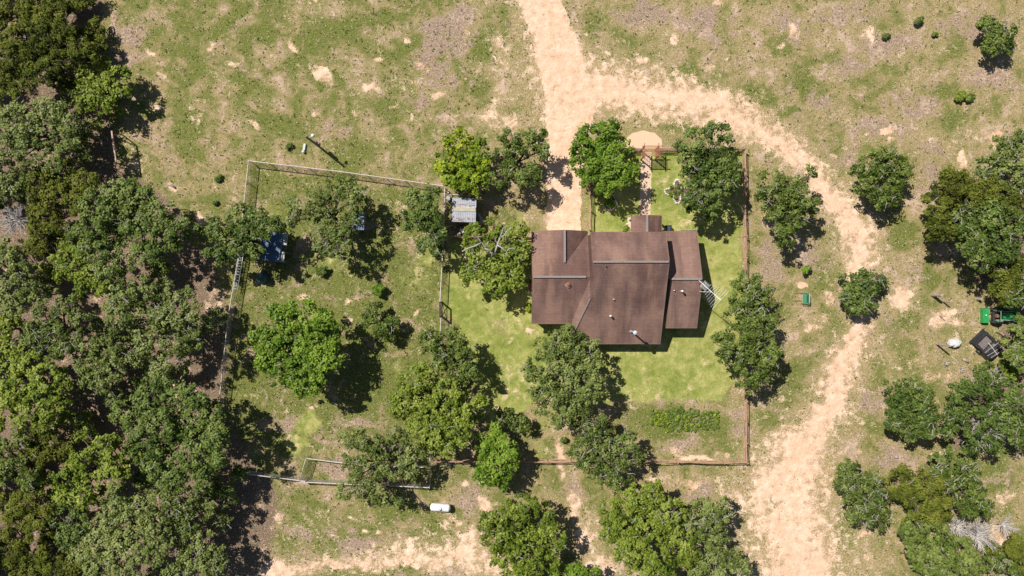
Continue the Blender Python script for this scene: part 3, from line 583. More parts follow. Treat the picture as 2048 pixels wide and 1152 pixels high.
# ------------------------------------------------------------------ fences
M_rail = simple('weathered_cedar_rails', (.20, .125, .08), (.37, .24, .16), 4, .9, bmp=.3, c3=(.46, .32, .23))
def rail_fence(pts, label, h=1.25, step=44, rails=4, sag=.05, seed=1, mat=None, skip=()):
    r = random.Random(seed); mat = mat or M_rail
    c = P(*pts[0]); f = root('rail_fence', tuple(c), label, 'fence', 'wooden rail fences round the house yard')
    pp = []
    for (x0, y0), (x1, y1) in zip(pts[:-1], pts[1:]):
        n = max(1, round(math.hypot(x1 - x0, y1 - y0) / step))
        pp += [(x0 + (x1 - x0) * k / n, y0 + (y1 - y0) * k / n) for k in range(n)]
    pp.append(pts[-1]); pp = [(x + r.uniform(-.9, .9), y + r.uniform(-.9, .9)) for x, y in pp]
    for x, y in pp:
        a = P(x, y); b = a + Vector((r.uniform(-.05, .05), r.uniform(-.05, .05), h + .12)); MB().tube([a, b], [.08, .07], 7).build('post', mat, f)
    for j in range(rails):
        z = h * (.22 + .78 * j / (rails - 1)) - .04
        for k in range(len(pp) - 1):
            a = P(*pp[k]); b = P(*pp[k + 1]); a.z = z + r.uniform(-.04, .04); b.z = z + r.uniform(-.04, .04)
            mid = (a + b) / 2 + Vector((r.uniform(-sag, sag), r.uniform(-sag, sag), -r.uniform(0, sag)))
            MB().tube([a, mid, b], [.06, .052, .055], 6).build('rail', mat, f)
    return f
rail_fence([(1183.5, 301.5), (1281, 301)], 'wooden rail fence left of the arbor along the front yard, under the leafy green tree', seed=2)
rail_fence([(1310, 301), (1484.5, 301.5)], 'wooden rail fence running right from the arbor to the yard corner', seed=3)
rail_fence([(1178.5, 301.5), (1178.5, 461)], 'wooden rail fence beside the gravel driveway, ending at the house front', seed=4)
rail_fence([(1484.5, 301.5), (1486, 560), (1486.5, 800), (1488, 921)], 'long wooden rail fence down the right side of the yard', seed=5)
rail_fence([(868, 919.5), (1140, 919), (1290, 921), (1350, 919.5), (1400, 921.5), (1488, 921)], 'long wooden rail fence along the bottom of the yard', seed=6, sag=.09)
rail_fence([(893, 474.5), (1062, 475.5)], 'short wooden rail fence between the metal roofed shed and the house', seed=7)

M_wire = simple('galvanised_wire', (.42, .40, .38), (.60, .57, .54), 5, .6, bmp=0)
M_gpost = simple('grey_fence_posts', (.42, .38, .35), (.62, .57, .52), 5, .8, bmp=.1)
def wire_fence(pts, label, h=1.4, step=40, seed=1, top=.055, pitch=.08, wr=.009, name='wire_fence', group='wire fences of the left yard'):
    r = random.Random(seed); f = root(name, tuple(P(*pts[0])), label, 'fence', group)
    pp = []
    for (x0, y0), (x1, y1) in zip(pts[:-1], pts[1:]):
        n = max(1, round(math.hypot(x1 - x0, y1 - y0) / step)); pp += [(x0 + (x1 - x0) * k / n, y0 + (y1 - y0) * k / n) for k in range(n)]
    pp.append(pts[-1])
    for x, y in pp: a = P(x, y); MB().tube([a, a + Vector((r.uniform(-.03, .03), r.uniform(-.03, .03), h + .08))], .04, 7).build('post', M_gpost, f)
    tr = MB(); tr.tube([PG(x, y, h) for x, y in pts], top, 6); tr.build('top_rail', M_gpost, f)
    # woven mesh: real thin wires
    vs = []; fs = []
    for (x0, y0), (x1, y1) in zip(pts[:-1], pts[1:]):
        a = P(x0, y0); b = P(x1, y1); d = (b - a).normalized(); ln = (b - a).length
        def qd(p, q, hw, vert):
            n = len(vs); o = (d if vert else Vector((0, 0, 1))) * hw
            vs.extend([tuple(p - o), tuple(p + o), tuple(q + o), tuple(q - o)]); fs.append((n, n + 1, n + 2, n + 3))
        for k in range(int(ln / pitch) + 1):
            t = k * pitch; p = a + d * t; qd(p + Vector((0, 0, .03)), p + Vector((0, 0, h)), wr, True)
        for k in range(int(h / .1)): z = Vector((0, 0, .05 + k * .1)); qd(a + z, b + z, wr * .8, False)
    m_ = MB(); m_.v = vs; m_.f = fs; m_.build('wire_mesh', M_wire, f)
    return f
wire_fence([(506, 326), (700, 349), (889, 375.5)], 'grey wire fence along the top of the left yard', seed=2)
wire_fence([(506, 326), (497, 411), (484, 526), (465, 639), (447, 811), (441, 870)], 'grey wire fence down the left side of the yard beside the woods', seed=3)
wire_fence([(892, 378), (889, 480), (882.5, 604)], 'grey wire fence between the left yard and the house lawn', seed=4)
wire_fence([(884, 634), (882, 700), (880, 800), (872, 905)], 'grey wire fence below the dark gate, passing under the trees', seed=5)
wire_fence([(479, 939), (617, 956)], 'thin silvery wire fence in the shade of the biggest tree', seed=6)
wire_fence([(619, 912), (606, 957), (862, 968), (863, 908)], 'grey wire dog run with three sides beside the propane tank', h=1.5, seed=7, pitch=.06)
wire_fence([(619, 912), (730, 926), (866, 930)], 'inner grey wire side of the dog run', h=1.2, seed=8, pitch=.12, wr=.006)
# gate
M_dark = simple('dark_steel', (.03, .028, .026), (.075, .06, .05), 6, .6)
gt = root('garden_gate', tuple(P(882, 603)), 'dark framed gate in the wire fence of the left yard', 'gate')
for y in (604, 632): MB().beam(P(883, y), P(883, y) + Vector((0, 0, 2.0)), .16, .16).build('gate_post', M_dark, gt)
gf = MB(); y0, y1 = 605, 631
gf.beam(PG(883, 603, 2.0), PG(883, 633, 2.0), .14, .12); gf.beam(PG(883, y0, 1.15), PG(883, y1, 1.15), .06, .06); gf.beam(PG(883, y0, .15), PG(883, y1, .15), .06, .06); gf.beam(PG(883, y0, .15), PG(883, y1, 1.15), .05, .05); gf.beam(PG(883, y1, .15), PG(883, y0, 1.15), .05, .05)
gf.build('gate_leaf', M_dark, gt)
# pale panel leaning along the left fence
M_pale = simple('pale_painted_wood', (.40, .42, .45), (.58, .59, .60), 6, .6)
ld = root('ladder', tuple(P(488, 520)), 'pale metal ladder lying along the left wire fence under the oak', 'ladder')
la, lb = P(489, 508), P(477, 580)
dd = (lb - la).normalized(); nn = Vector((-dd.y, dd.x, 0))
for sg in (-1, 1): MB().beam(la + nn * .22 * sg + Vector((0, 0, .9)), lb + nn * .22 * sg + Vector((0, 0, .9)), .06, .09).build('side_rail', M_pale, ld)
for k in range(13): c = la.lerp(lb, (k + .5) / 13) + Vector((0, 0, .9)); MB().beam(c - nn * .22, c + nn * .22, .05, .04).build('rung', M_pale, ld)
for t in (.15, .85):
    c = la.lerp(lb, t); MB().beam(c, c + Vector((0, 0, .86)), .1, .1).build('support', M_gpost, ld)

# ------------------------------------------------------------------ trees
TREE_LEAVES = [0]
def leaves(cl_c, cl_r, cl_n, tint, per, size, aspect, rng, flat=.0, outw=.5):
    """leaf quads in every clump: cl_c centres, cl_r radii, cl_n outward directions"""
    n = len(cl_c); k = per
    d = rng.randn(n, k, 3); d /= np.linalg.norm(d, axis=2)[:, :, None] + 1e-9
    rad = rng.rand(n, k) ** .45
    off = d * rad[:, :, None] * cl_r[:, None, None]; off[:, :, 2] *= (.75 - flat)
    c = (cl_c[:, None, :] + off).reshape(-1, 3)
    nr = d * .55 + cl_n[:, None, :] * outw + rng.randn(n, k, 3) * .4 + np.array([0, 0, .6])
    nr = nr.reshape(-1, 3); nr /= np.linalg.norm(nr, axis=1)[:, None] + 1e-9
    t = rng.randn(len(c), 3); t -= nr * (t * nr).sum(1)[:, None]; t /= np.linalg.norm(t, axis=1)[:, None] + 1e-9
    b = np.cross(nr, t); s = size * (.65 + .7 * rng.rand(len(c)))[:, None]
    a1 = t * s * .5 * aspect; b1 = b * s * .5
    co = np.stack([c - a1, c - b1 * .9, c + a1, c + b1 * .9], 1).reshape(-1, 3)
    f = np.arange(len(co)).reshape(-1, 4)
    tt = np.repeat(tint, k) + .16 * rng.randn(len(c))
    return co, f, np.clip(tt, 0, 1)
STY = {  # kind: leaves per clump, leaf size, aspect, clump radius, clumps per m2, gaps, fill
 'oak': (34, .21, 1.2, (.28, .58), 1.9, .14), 'grey': (34, .19, 1.3, (.28, .56), 1.85, .16), 'deep': (36, .22, 1.15, (.30, .60), 2.05, .10),
 'green': (38, .24, 1.1, (.32, .62), 2.2, .05), 'yellow': (26, .32, 1.0, (.34, .62), 1.8, .10), 'lime': (32, .24, 1.2, (.30, .60), 1.95, .11),
 'cedar': (56, .16, 2.0, (.34, .70), 1.95, .08)}
def make_tree(label, lobes, h, kind='oak', seed=0, twigs=0, sparse=1.0, name=None, cat='tree', base=None, group=None, dome=.5, tintbias=0., limb=1.0):
    rng = np.random.RandomState(seed + 11); r_ = random.Random(seed)
    per, size, asp, (cr0, cr1), dens, gap = STY[kind]
    if h <= 1.6: cr0 *= .42; cr1 *= .42; size *= .6; dens *= .8
    # uneven outline: small satellite lobes round the given ones
    L = []
    for lo in lobes:
        x, y, r = lo[:3]; hf = lo[3] if len(lo) > 3 else 1.0
        L.append((x, y, r, h * hf * r_.uniform(.80, 1.0)))
        for q in range(3):
            a = r_.uniform(0, 6.283); s = r_.uniform(.22, .42); L.append((x + math.cos(a) * r * .84, y + math.sin(a) * r * .84, r * s, h * hf * r_.uniform(.62, .86)))
    cx = sum(l[0] * l[2] ** 2 for l in lobes) / sum(l[2] ** 2 for l in lobes); cy = sum(l[1] * l[2] ** 2 for l in lobes) / sum(l[2] ** 2 for l in lobes)
    mid = P(cx, cy, h * .7)
    b0 = base if base else Vector((mid.x, mid.y, 0)); b0 = Vector((b0.x, b0.y, 0))
    nm = name or {'cedar': 'cedar_tree', 'oak': 'oak_tree', 'grey': 'oak_tree', 'deep': 'oak_tree'}.get(kind, 'shade_tree')
    T = root(nm, tuple(b0), label, cat, group)
    tb0 = r_.uniform(-.13, .15); CC = []; CR = []; CN = []; TT = []; LC = []
    for (x, y, r, top) in L:
        rm = r * S * (1 - top / H); rv = min(rm * .62, top * .42); zc = max(top - rv, rv * .9)
        c = np.array(P(x, y, zc)); LC.append((Vector(c), rm, rv))
        n = max(3, int(dens * sparse * rm * rm * 3.1 / ((cr0 + cr1) ** 2 * 1.1)))
        d = rng.randn(n, 3); d /= np.linalg.norm(d, axis=1)[:, None] + 1e-9; d[:, 2] = np.where(d[:, 2] < -.25, -d[:, 2], d[:, 2])
        rad = .62 + .40 * rng.rand(n)
        inner = rng.rand(n) < .15; rad = np.where(inner, rad * .5, rad)
        pos = c + d * rad[:, None] * np.array([rm, rm, rv])
        keep = vnoise(pos[:, 0] * 10, pos[:, 1] * 10, 11, seed % 50 + 3, 2) > gap + (0 if sparse >= 1 else (1 - sparse) * .5)
        keep |= rng.rand(n) < .25
        pos = pos[keep]; d = d[keep]
        CC.append(pos); CN.append(d); m = len(pos)
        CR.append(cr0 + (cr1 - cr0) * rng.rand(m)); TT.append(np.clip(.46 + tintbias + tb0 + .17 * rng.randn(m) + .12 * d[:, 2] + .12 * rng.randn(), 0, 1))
    CC = np.concatenate(CC); CN = np.concatenate(CN); CR = np.concatenate(CR); TT = np.concatenate(TT)
    CC[:, 2] = np.maximum(CC[:, 2], CR * .6)
    co, f, tt = leaves(CC, CR, CN, TT, per, size, asp, rng)
    TREE_LEAVES[0] += len(f)
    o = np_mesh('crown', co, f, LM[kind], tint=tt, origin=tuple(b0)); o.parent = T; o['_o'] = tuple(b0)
    # trunk and limbs
    if h > 1.8:
        tk = MB(); fork = Vector((b0.x * .75 + mid.x * .25, b0.y * .75 + mid.y * .25, h * .38)); tr = .035 * h + .02
        tk.tube([b0 - Vector((0, 0, .1)), b0 + Vector((0, 0, .25)), b0.lerp(fork, .5) + Vector((r_.uniform(-.1, .1), r_.uniform(-.1, .1), 0)), fork], [tr * 1.35, tr, tr * .85, tr * .75], 8)
        big = [l for l in LC if l[1] > .5]
        for c, rm, rv in big[:26]:
            e = c + Vector((0, 0, rv * .35)); m1 = fork.lerp(e, .5) + Vector((r_.uniform(-.3, .3), r_.uniform(-.3, .3), r_.uniform(-.3, .2)))
            k = min(1, rm / 2) * limb; tk.tube([fork, m1, e], [tr * .5 * k + .03, tr * .33 * k + .02, .03], 6)
            for q in range(5):
                a = r_.uniform(0, 6.283); t2 = c + Vector((math.cos(a) * rm * .8, math.sin(a) * rm * .8, r_.uniform(-.1, .6) * rv)); s0 = m1.lerp(e, r_.uniform(.1, .9))
                tk.tube([s0, s0.lerp(t2, .55) + Vector((r_.uniform(-.15, .15), r_.uniform(-.15, .15), .1)), t2], [.055, .04, .018], 5, cap=False)
        tk.build('trunk', M_bark, T, smooth=True)
    if twigs:
        tw = MB()
        for q in range(twigs):
            c, rm, rv = r_.choice([l for l in LC if l[1] > .6] or LC); a = r_.uniform(0, 6.283); u = r_.uniform(0, .8)
            p = c + Vector((math.cos(a) * rm * u, math.sin(a) * rm * u, rv * math.sqrt(max(0, 1 - u * u)) * .96 + .12)); dr = Vector((math.cos(a + r_.uniform(-.8, .8)), math.sin(a + r_.uniform(-.8, .8)), r_.uniform(-.1, .35)))
            ln = r_.uniform(.35, 1.0); pts = [p]
            for s in range(3): pts.append(pts[-1] + dr * ln / 3 + Vector((r_.uniform(-.12, .12), r_.uniform(-.12, .12), r_.uniform(-.04, .06))))
            tw.tube(pts, [.032, .026, .02, .012], 4, cap=False)
            for s in range(2):
                q0 = pts[1 + s]; tw.tube([q0, q0 + Vector((r_.uniform(-.3, .3), r_.uniform(-.3, .3), r_.uniform(0, .15)))], [.02, .01], 4, cap=False)
        tag(tw.build('dead_twigs', M_twig, T), kind='stuff')
    return T
def dead_brush(label, x, y, r, h, n=60, seed=0, name='dead_tree', cat='dead tree', mat=None, zb=None, thick=1.0):
    r_ = random.Random(seed); zc = h * .55; c = P(x, y, zc); b0 = Vector((c.x, c.y, 0)); rm = r * S
    T = root(name, tuple(b0), label, cat); tk = MB()
    if h > 1: tk.tube([b0, c - Vector((0, 0, .2))], [.16 * thick, .10 * thick], 7); tk.build('trunk', M_deadw, T, smooth=True)
    br = MB()
    for k in range(n):
        a = r_.uniform(0, 6.283); ln = rm * r_.uniform(.45, 1.05); el = r_.uniform(-.15, 1.0)
        d = Vector((math.cos(a) * math.cos(el), math.sin(a) * math.cos(el), math.sin(el))); p0 = c + Vector((r_.uniform(-.2, .2), r_.uniform(-.2, .2), r_.uniform(-.3, .2))) * rm * .4
        pts = [p0]
        for s in range(4):
            q = pts[-1] + d * ln / 4 + Vector((r_.uniform(-1, 1), r_.uniform(-1, 1), r_.uniform(-.5, .5))) * ln * .05; q.z = max(q.z, .05); pts.append(q)
        w0 = r_.uniform(.035, .065) * thick; br.tube(pts, [w0, w0 * .8, w0 * .6, w0 * .4, w0 * .25], 4, cap=False)
        for s in range(1, 4):
            for e in range(2): q0 = pts[s]; br.tube([q0, q0 + (d + Vector((r_.uniform(-1, 1), r_.uniform(-1, 1), r_.uniform(-.3, .6)))) * ln * .2], [w0 * .5, w0 * .2], 3, cap=False)
    br.build('branches', mat or M_deadw, T); return T
GW = 'woodland trees on the left'; GY = 'yard trees'
TREES = [
 # yard, from the top
 ('bright yellow-green broadleaf tree just above the metal roofed shed', [(920, 287, 34), (905, 325, 34), (945, 340, 36), (958, 305, 30), (915, 360, 30), (950, 365, 24), (890, 340, 16)], 5.0, 'yellow', 0, 1),
 ('dark ragged oak at the left edge of the driveway', [(1018, 305, 34), (1058, 285, 28), (1040, 340, 36), (1072, 268, 20), (1008, 355, 28), (1020, 275, 18), (1060, 350, 22), (1085, 300, 12)], 6.5, 'oak', 14, .85),
 ('dense round leafy green tree right of the driveway at the front yard corner', [(1192, 285, 42), (1180, 325, 38), (1222, 310, 44), (1200, 355, 40), (1238, 345, 36), (1215, 262, 24), (1165, 300, 24), (1235, 290, 20)], 6.3, 'green', 6, 1.1),
 ('large oak in the right corner of the front yard near the arbor', [(1385, 285, 33), (1435, 283, 38), (1405, 330, 42), (1375, 320, 24), (1450, 325, 30), (1432, 372, 36), (1400, 385, 28), (1392, 400, 16), (1455, 360, 24), (1425, 415, 26), (1380, 408, 14), (1422, 262, 14)], 7.0, 'deep', 26, .95),
 ('oak on the right fence, upper one of the joined pair near the antenna', [(1488, 582, 34), (1518, 600, 34), (1480, 618, 28), (1522, 640, 30), (1500, 565, 22), (1495, 650, 26)], 6.0, 'oak', 26, 1.1),
 ('oak on the right fence of the yard, lower one of the joined pair', [(1465, 685, 38), (1512, 690, 42), (1508, 735, 38), (1545, 712, 22), (1440, 690, 22), (1498, 765, 22), (1500, 660, 26)], 6.6, 'oak', 34, 1.05),
 ('big spreading oak overlapping the lower left corner of the house roof', [(1100, 698, 36), (1140, 690, 38), (1176, 705, 34), (1080, 740, 36), (1125, 755, 46), (1105, 798, 38), (1150, 815, 34), (1175, 765, 40), (1125, 835, 22), (1072, 772, 20), (1135, 670, 18), (1185, 745, 28)], 7.6, 'grey', 30, 1.1),
 ('grey-green oak straddling the bottom fence below the big house oak', [(1185, 868, 34), (1168, 900, 32), (1212, 905, 42), (1250, 890, 28), (1215, 945, 34), (1240, 955, 24), (1180, 935, 24), (1195, 845, 16), (1270, 915, 18)], 6.2, 'grey', 40, 1.0),
 ('dense vivid green tree on the bottom fence, left of the grey-green oak', [(982, 882, 32), (1008, 895, 28), (990, 928, 36), (975, 950, 24), (1002, 950, 26), (968, 905, 22), (1018, 915, 18)], 6.0, 'green', 0, 1.15),
 ('small dark oak touching the vivid green tree above the bottom fence', [(1022, 842, 24), (1040, 850, 16), (1008, 832, 12)], 3.4, 'oak', 5, .9),
 ('wide yellowish green tree in the middle of the lower yard', [(830, 765, 34), (862, 752, 32), (812, 800, 30), (855, 812, 44), (895, 790, 38), (918, 830, 34), (945, 815, 26), (878, 868, 38), (838, 855, 30), (925, 862, 28), (890, 895, 18), (800, 822, 16)], 7.5, 'lime', 22, 1.1),
 ('dark oak just above the wide yellowish green tree, beneath the gate', [(868, 688, 28), (898, 670, 24), (912, 705, 32), (880, 722, 26), (930, 720, 24), (855, 665, 14), (940, 745, 20), (905, 745, 22)], 6.6, 'oak', 20, .9),
 ('large dense bright green tree in the middle of the left yard casting a solid shadow', [(565, 648, 40), (618, 640, 36), (540, 688, 38), (598, 695, 50), (645, 672, 36), (565, 738, 38), (618, 742, 44), (652, 718, 34), (635, 768, 22), (600, 770, 20), (655, 640, 20), (580, 622, 18), (530, 720, 20)], 7.8, 'green', 8, 1.2),
 ('small ragged tree between the bright green tree and the gate', [(748, 622, 16), (752, 645, 22), (772, 660, 22), (785, 650, 14), (735, 635, 8)], 3.2, 'oak', 6, .85),
 ('airy grey-green oak beside the small blue roofed shed', [(598, 420, 26), (625, 402, 24), (662, 385, 26), (690, 372, 22), (702, 405, 26), (655, 425, 32), (640, 462, 30), (672, 480, 30), (645, 498, 18), (700, 450, 22), (720, 385, 14), (675, 510, 14), (583, 440, 12)], 6.6, 'grey', 26, .8),
 ('oak by the wire fence corner, left of the metal roofed shed', [(832, 408, 28), (855, 400, 26), (862, 435, 30), (832, 442, 24), (868, 470, 24), (848, 490, 14), (812, 430, 14), (872, 498, 12)], 6.0, 'deep', 14, .95),
 ('dark oak hanging over the large blue roofed shed', [(440, 458, 30), (475, 436, 30), (512, 440, 26), (540, 458, 24), (460, 490, 30), (498, 478, 32), (425, 500, 16), (510, 500, 18), (440, 515, 16), (558, 445, 12)], 6.8, 'deep', 12, 1.1),
 ('leafy green tree with bare broken limbs between the metal roofed shed and the house', [(950, 468, 24), (990, 462, 26), (1028, 470, 26), (955, 515, 36), (998, 535, 42), (1030, 515, 28), (938, 545, 22), (990, 575, 24), (1028, 555, 28), (1045, 490, 14)], 6.0, 'lime', 10, 1.05),
 ('sparse oak growing inside the dog run near the propane tank', [(722, 882, 24), (758, 888, 30), (795, 880, 26), (702, 918, 26), (740, 935, 34), (785, 930, 34), (822, 915, 26), (718, 972, 26), (755, 980, 28), (780, 1000, 20), (690, 985, 16), (820, 950, 20), (690, 880, 12)], 6.4, 'grey', 22, .85),
 # bottom middle
 ('broad oak at the bottom edge below the vivid green tree', [(1010, 1030, 34), (1050, 1018, 36), (1088, 1035, 32), (1000, 1072, 36), (1050, 1075, 46), (1095, 1080, 34), (1010, 1115, 34), (1060, 1125, 38), (1100, 1118, 22), (980, 1040, 16), (1030, 1155, 30)], 6.8, 'lime', 16, 1.1),
 ('large light green oak at the bottom edge, middle of the three right of centre', [(1225, 1030, 30), (1265, 1010, 34), (1305, 1000, 34), (1340, 1030, 36), (1245, 1060, 34), (1300, 1060, 46), (1350, 1085, 40), (1265, 1105, 40), (1320, 1125, 40), (1220, 1065, 18), (1310, 975, 16), (1375, 1110, 22), (1290, 1150, 34)], 7.4, 'lime', 50, 1.1),
 ('grey-green oak right of the large light green oak at the bottom', [(1410, 1020, 32), (1435, 1040, 30), (1400, 1055, 28), (1430, 1075, 28), (1380, 1040, 14), (1445, 1010, 14)], 6.2, 'grey', 34, 1.1),
 ('pale green oak crown cut by the bottom edge, below the grey-green oak', [(1420, 1120, 30), (1455, 1115, 28), (1440, 1145, 34), (1480, 1140, 20), (1400, 1145, 22)], 5.6, 'grey', 12, 1.0),
 ('bright green treetop just poking in at the bottom edge', [(1125, 1146, 20), (1155, 1150, 22), (1105, 1152, 16), (1190, 1152, 14)], 4.5, 'green', 0, 1.0),
 # right side
 ('tall ragged oak beside the bend of the dirt track, right of the yard fence', [(1548, 365, 28), (1588, 358, 20), (1555, 398, 32), (1595, 400, 30), (1575, 440, 36), (1608, 420, 24), (1560, 430, 22), (1575, 475, 24), (1625, 410, 14), (1530, 385, 16), (1618, 348, 14), (1590, 385, 24)], 6.4, 'oak', 24, .9),
 ('round green oak standing alone right of the dirt track', [(1745, 335, 30), (1780, 330, 30), (1740, 365, 26), (1770, 370, 36), (1805, 345, 24), (1768, 400, 20), (1788, 392, 18), (1720, 340, 14), (1765, 312, 14)], 5.0, 'oak', 16, 1.15),
 ('small green tree by itself near the upper right corner', [(1982, 55, 22), (2000, 72, 24), (1985, 85, 22), (2008, 92, 18), (1970, 48, 12), (2015, 60, 14)], 3.4, 'oak', 12, 1.2),
 ('low round tree with bleached twigs on the sandy track', [(1700, 570, 28), (1732, 565, 26), (1708, 600, 28), (1738, 595, 24), (1690, 590, 16), (1755, 560, 14), (1722, 618, 14)], 3.2, 'deep', 20, 1.15),
 ('dark green tree with a bare grey patch right of the broad sandy track', [(1790, 785, 28), (1820, 775, 26), (1800, 820, 34), (1840, 815, 32), (1825, 850, 30), (1858, 840, 24), (1785, 850, 14), (1850, 790, 14), (1862, 865, 16)], 5.4, 'deep', 20, 1.1),
 ('broad green oak at the right edge, behind the dead grey branches', [(1925, 790, 32), (1965, 780, 34), (2005, 790, 36), (1915, 835, 30), (1960, 850, 34), (2010, 845, 40), (2040, 810, 30), (1945, 885, 22), (1985, 890, 20), (2040, 870, 26), (1900, 860, 14)], 6.0, 'deep', 60, 1.05),
 ('grey-green bushy oak, left of the two low trees beside the lower track', [(1698, 950, 28), (1712, 985, 30), (1740, 975, 26), (1748, 1010, 34), (1720, 1030, 26), (1758, 1040, 20), (1685, 970, 14), (1700, 930, 16)], 4.6, 'grey', 50, 1.2),
 ('olive cedar right of the bushy grey-green oak beside the lower track', [(1805, 965, 30), (1840, 975, 34), (1870, 965, 26), (1850, 1010, 32), (1880, 1010, 26), (1812, 995, 20), (1865, 1035, 18)], 5.0, 'cedar', 8, 1.1),
 ('green oak behind the olive cedar in the lower right woods', [(1885, 925, 28), (1915, 950, 30), (1935, 985, 30), (1960, 1000, 24), (1930, 1020, 26), (1895, 960, 24), (1945, 940, 14), (1975, 1020, 14)], 5.4, 'oak', 44, .95),
 ('feathery green tree at the bottom right, left of the fallen grey brush', [(1830, 1060, 28), (1870, 1070, 34), (1835, 1095, 28), (1880, 1110, 38), (1920, 1100, 30), (1860, 1130, 28), (1905, 1140, 30), (1940, 1130, 26), (1815, 1085, 14)], 5.0, 'oak', 20, 1.2),
 ('yellow-green shrub beside the feathery tree', [(1812, 1052, 12), (1822, 1062, 10)], 2.0, 'lime', 0, 1.1),
 ('low green tree cut by the bottom right corner', [(1975, 1140, 26), (2010, 1145, 24), (1995, 1120, 14)], 3.6, 'oak', 16, .8),
 ('bright green cedar at the right edge near the lower corner', [(2035, 1100, 20), (2045, 1120, 22), (2030, 1085, 12)], 3.6, 'cedar', 0, 1.3),
 ('small round cedar right of the fallen grey brush', [(1983, 1093, 11), (1990, 1100, 9)], 2.0, 'cedar', 0, 1.3),
 ('wide olive cedar at the left of the right hand thicket', [(1880, 385, 30), (1905, 370, 30), (1885, 425, 34), (1930, 395, 36), (1965, 390, 34), (1870, 455, 22), (2000, 400, 34), (2030, 425, 28), (1905, 450, 28), (1900, 352, 16)], 6.4, 'cedar', 4, 1.25),
 ('dark green oak in front of the olive cedar in the right hand thicket', [(1945, 440, 32), (1985, 430, 34), (2020, 445, 28), (1950, 478, 30), (1995, 475, 36), (1935, 500, 22), (2010, 500, 24), (1965, 520, 22), (1925, 455, 16), (2035, 470, 20)], 7.4, 'deep', 26, 1.0),
 ('pale grey-leaved oak at the right edge above the thicket', [(1975, 330, 26), (2005, 305, 30), (2035, 310, 30), (2010, 350, 32), (2045, 350, 28), (1962, 350, 14), (2035, 380, 22), (2000, 285, 14), (2040, 280, 18)], 6.0, 'grey', 50, 1.0),
 ('olive cedar above the green tractor', [(2000, 545, 24), (2025, 560, 26), (2005, 580, 24), (2035, 530, 20), (1985, 525, 16), (1990, 510, 12)], 5.0, 'cedar', 8, 1.1),
 ('blue-green oak at the right edge just above the tractor loader', [(2030, 592, 22), (2046, 600, 20), (2018, 600, 12), (2045, 575, 14)], 4.4, 'deep', 8, 1.1),
 ('green oak at the right edge below the tractor', [(2034, 664, 20), (2050, 650, 22), (2022, 696, 18), (2044, 692, 26), (2022, 720, 14), (2040, 722, 20)], 4.8, 'oak', 12, 1.15),
 ('vivid yellow-green bush below the black trailer', [(2015, 730, 13), (2028, 735, 14), (2022, 748, 10)], 2.0, 'lime', 0, 1.5),
 ('grey twiggy shrub left of the vivid bush', [(1975, 745, 18), (1990, 755, 16), (1960, 738, 9)], 1.8, 'grey', 34, .8),
 # left woods
 ('dark cedar in the upper left corner of the woods', [(20, 20, 40), (70, 5, 34), (108, 12, 24), (-20, 50, 40), (92, 40, 26), (122, 38, 15)], 5.5, 'cedar', 0, 1.2),
 ('wide rusty olive cedar below the corner cedar on the left', [(40, 80, 40), (85, 75, 38), (130, 85, 34), (165, 100, 26), (60, 120, 38), (110, 125, 34), (10, 120, 34), (185, 115, 14), (30, 160, 34), (80, 160, 32), (110, 55, 18)], 6.6, 'cedar', 4, 1.15),
 ('bright green bushy tree at the top edge of the woods', [(175, 155, 26), (205, 160, 26), (185, 190, 28), (220, 175, 24), (240, 155, 22), (205, 210, 20), (245, 185, 14), (172, 205, 18)], 4.6, 'lime', 2, 1.15),
 ('grey-green oak on the left, below the rusty cedar', [(20, 235, 34), (60, 235, 36), (105, 225, 34), (140, 245, 26), (40, 275, 36), (90, 275, 38), (135, 285, 24), (60, 310, 34), (10, 300, 30), (105, 320, 24)], 7.6, 'grey', 26, 1.05),
 ('yellowish cedar between two oaks on the left', [(85, 360, 30), (125, 350, 30), (160, 365, 28), (110, 395, 32), (155, 400, 28), (185, 370, 16), (70, 385, 20)], 6.0, 'cedar', 4, 1.2, .12),
 ('grey oak at the left edge above the dead grey tree', [(10, 345, 26), (35, 360, 24), (15, 380, 20)], 6.0, 'grey', 20, 1.0),
 ('shadowed olive cedar right of the dead grey tree', [(80, 430, 22), (100, 455, 22), (72, 470, 18), (110, 425, 16)], 4.6, 'cedar', 0, 1.1),
 ('huge oak at the edge of the woods, left of the wire fence', [(195, 415, 38), (240, 395, 38), (285, 398, 34), (320, 425, 34), (350, 450, 24), (180, 455, 32), (225, 460, 44), (280, 455, 46), (325, 480, 32), (190, 500, 30), (240, 515, 34), (290, 510, 28), (215, 545, 22), (255, 378, 20), (350, 490, 14)], 9.0, 'deep', 26, 1.05),
 ('bright green young tree left of the huge oak', [(120, 510, 22), (150, 530, 26), (180, 550, 26), (128, 540, 20), (165, 575, 20), (200, 570, 16), (155, 500, 16)], 5.2, 'lime', 2, 1.1),
 ('grey-green oak at the left edge below the dead grey tree', [(15, 525, 30), (45, 540, 28), (20, 575, 32), (55, 585, 26), (30, 615, 26), (70, 600, 14)], 7.4, 'grey', 14, 1.05),
 ('pale silvery oak below the huge oak, leaning over bare ground', [(245, 590, 30), (290, 575, 32), (330, 590, 28), (372, 600, 24), (240, 640, 30), (290, 635, 38), (345, 640, 38), (385, 645, 26), (300, 685, 38), (350, 690, 32), (275, 715, 20), (330, 725, 22), (385, 680, 20), (225, 615, 18)], 8.6, 'grey', 70, 1.1, .06),
 ('twiggy grey oak on the left, second from the edge in mid height', [(90, 630, 30), (130, 620, 30), (160, 640, 20), (75, 665, 28), (115, 665, 32), (150, 680, 20), (95, 700, 24), (130, 705, 18)], 7.4, 'grey', 44, 1.0),
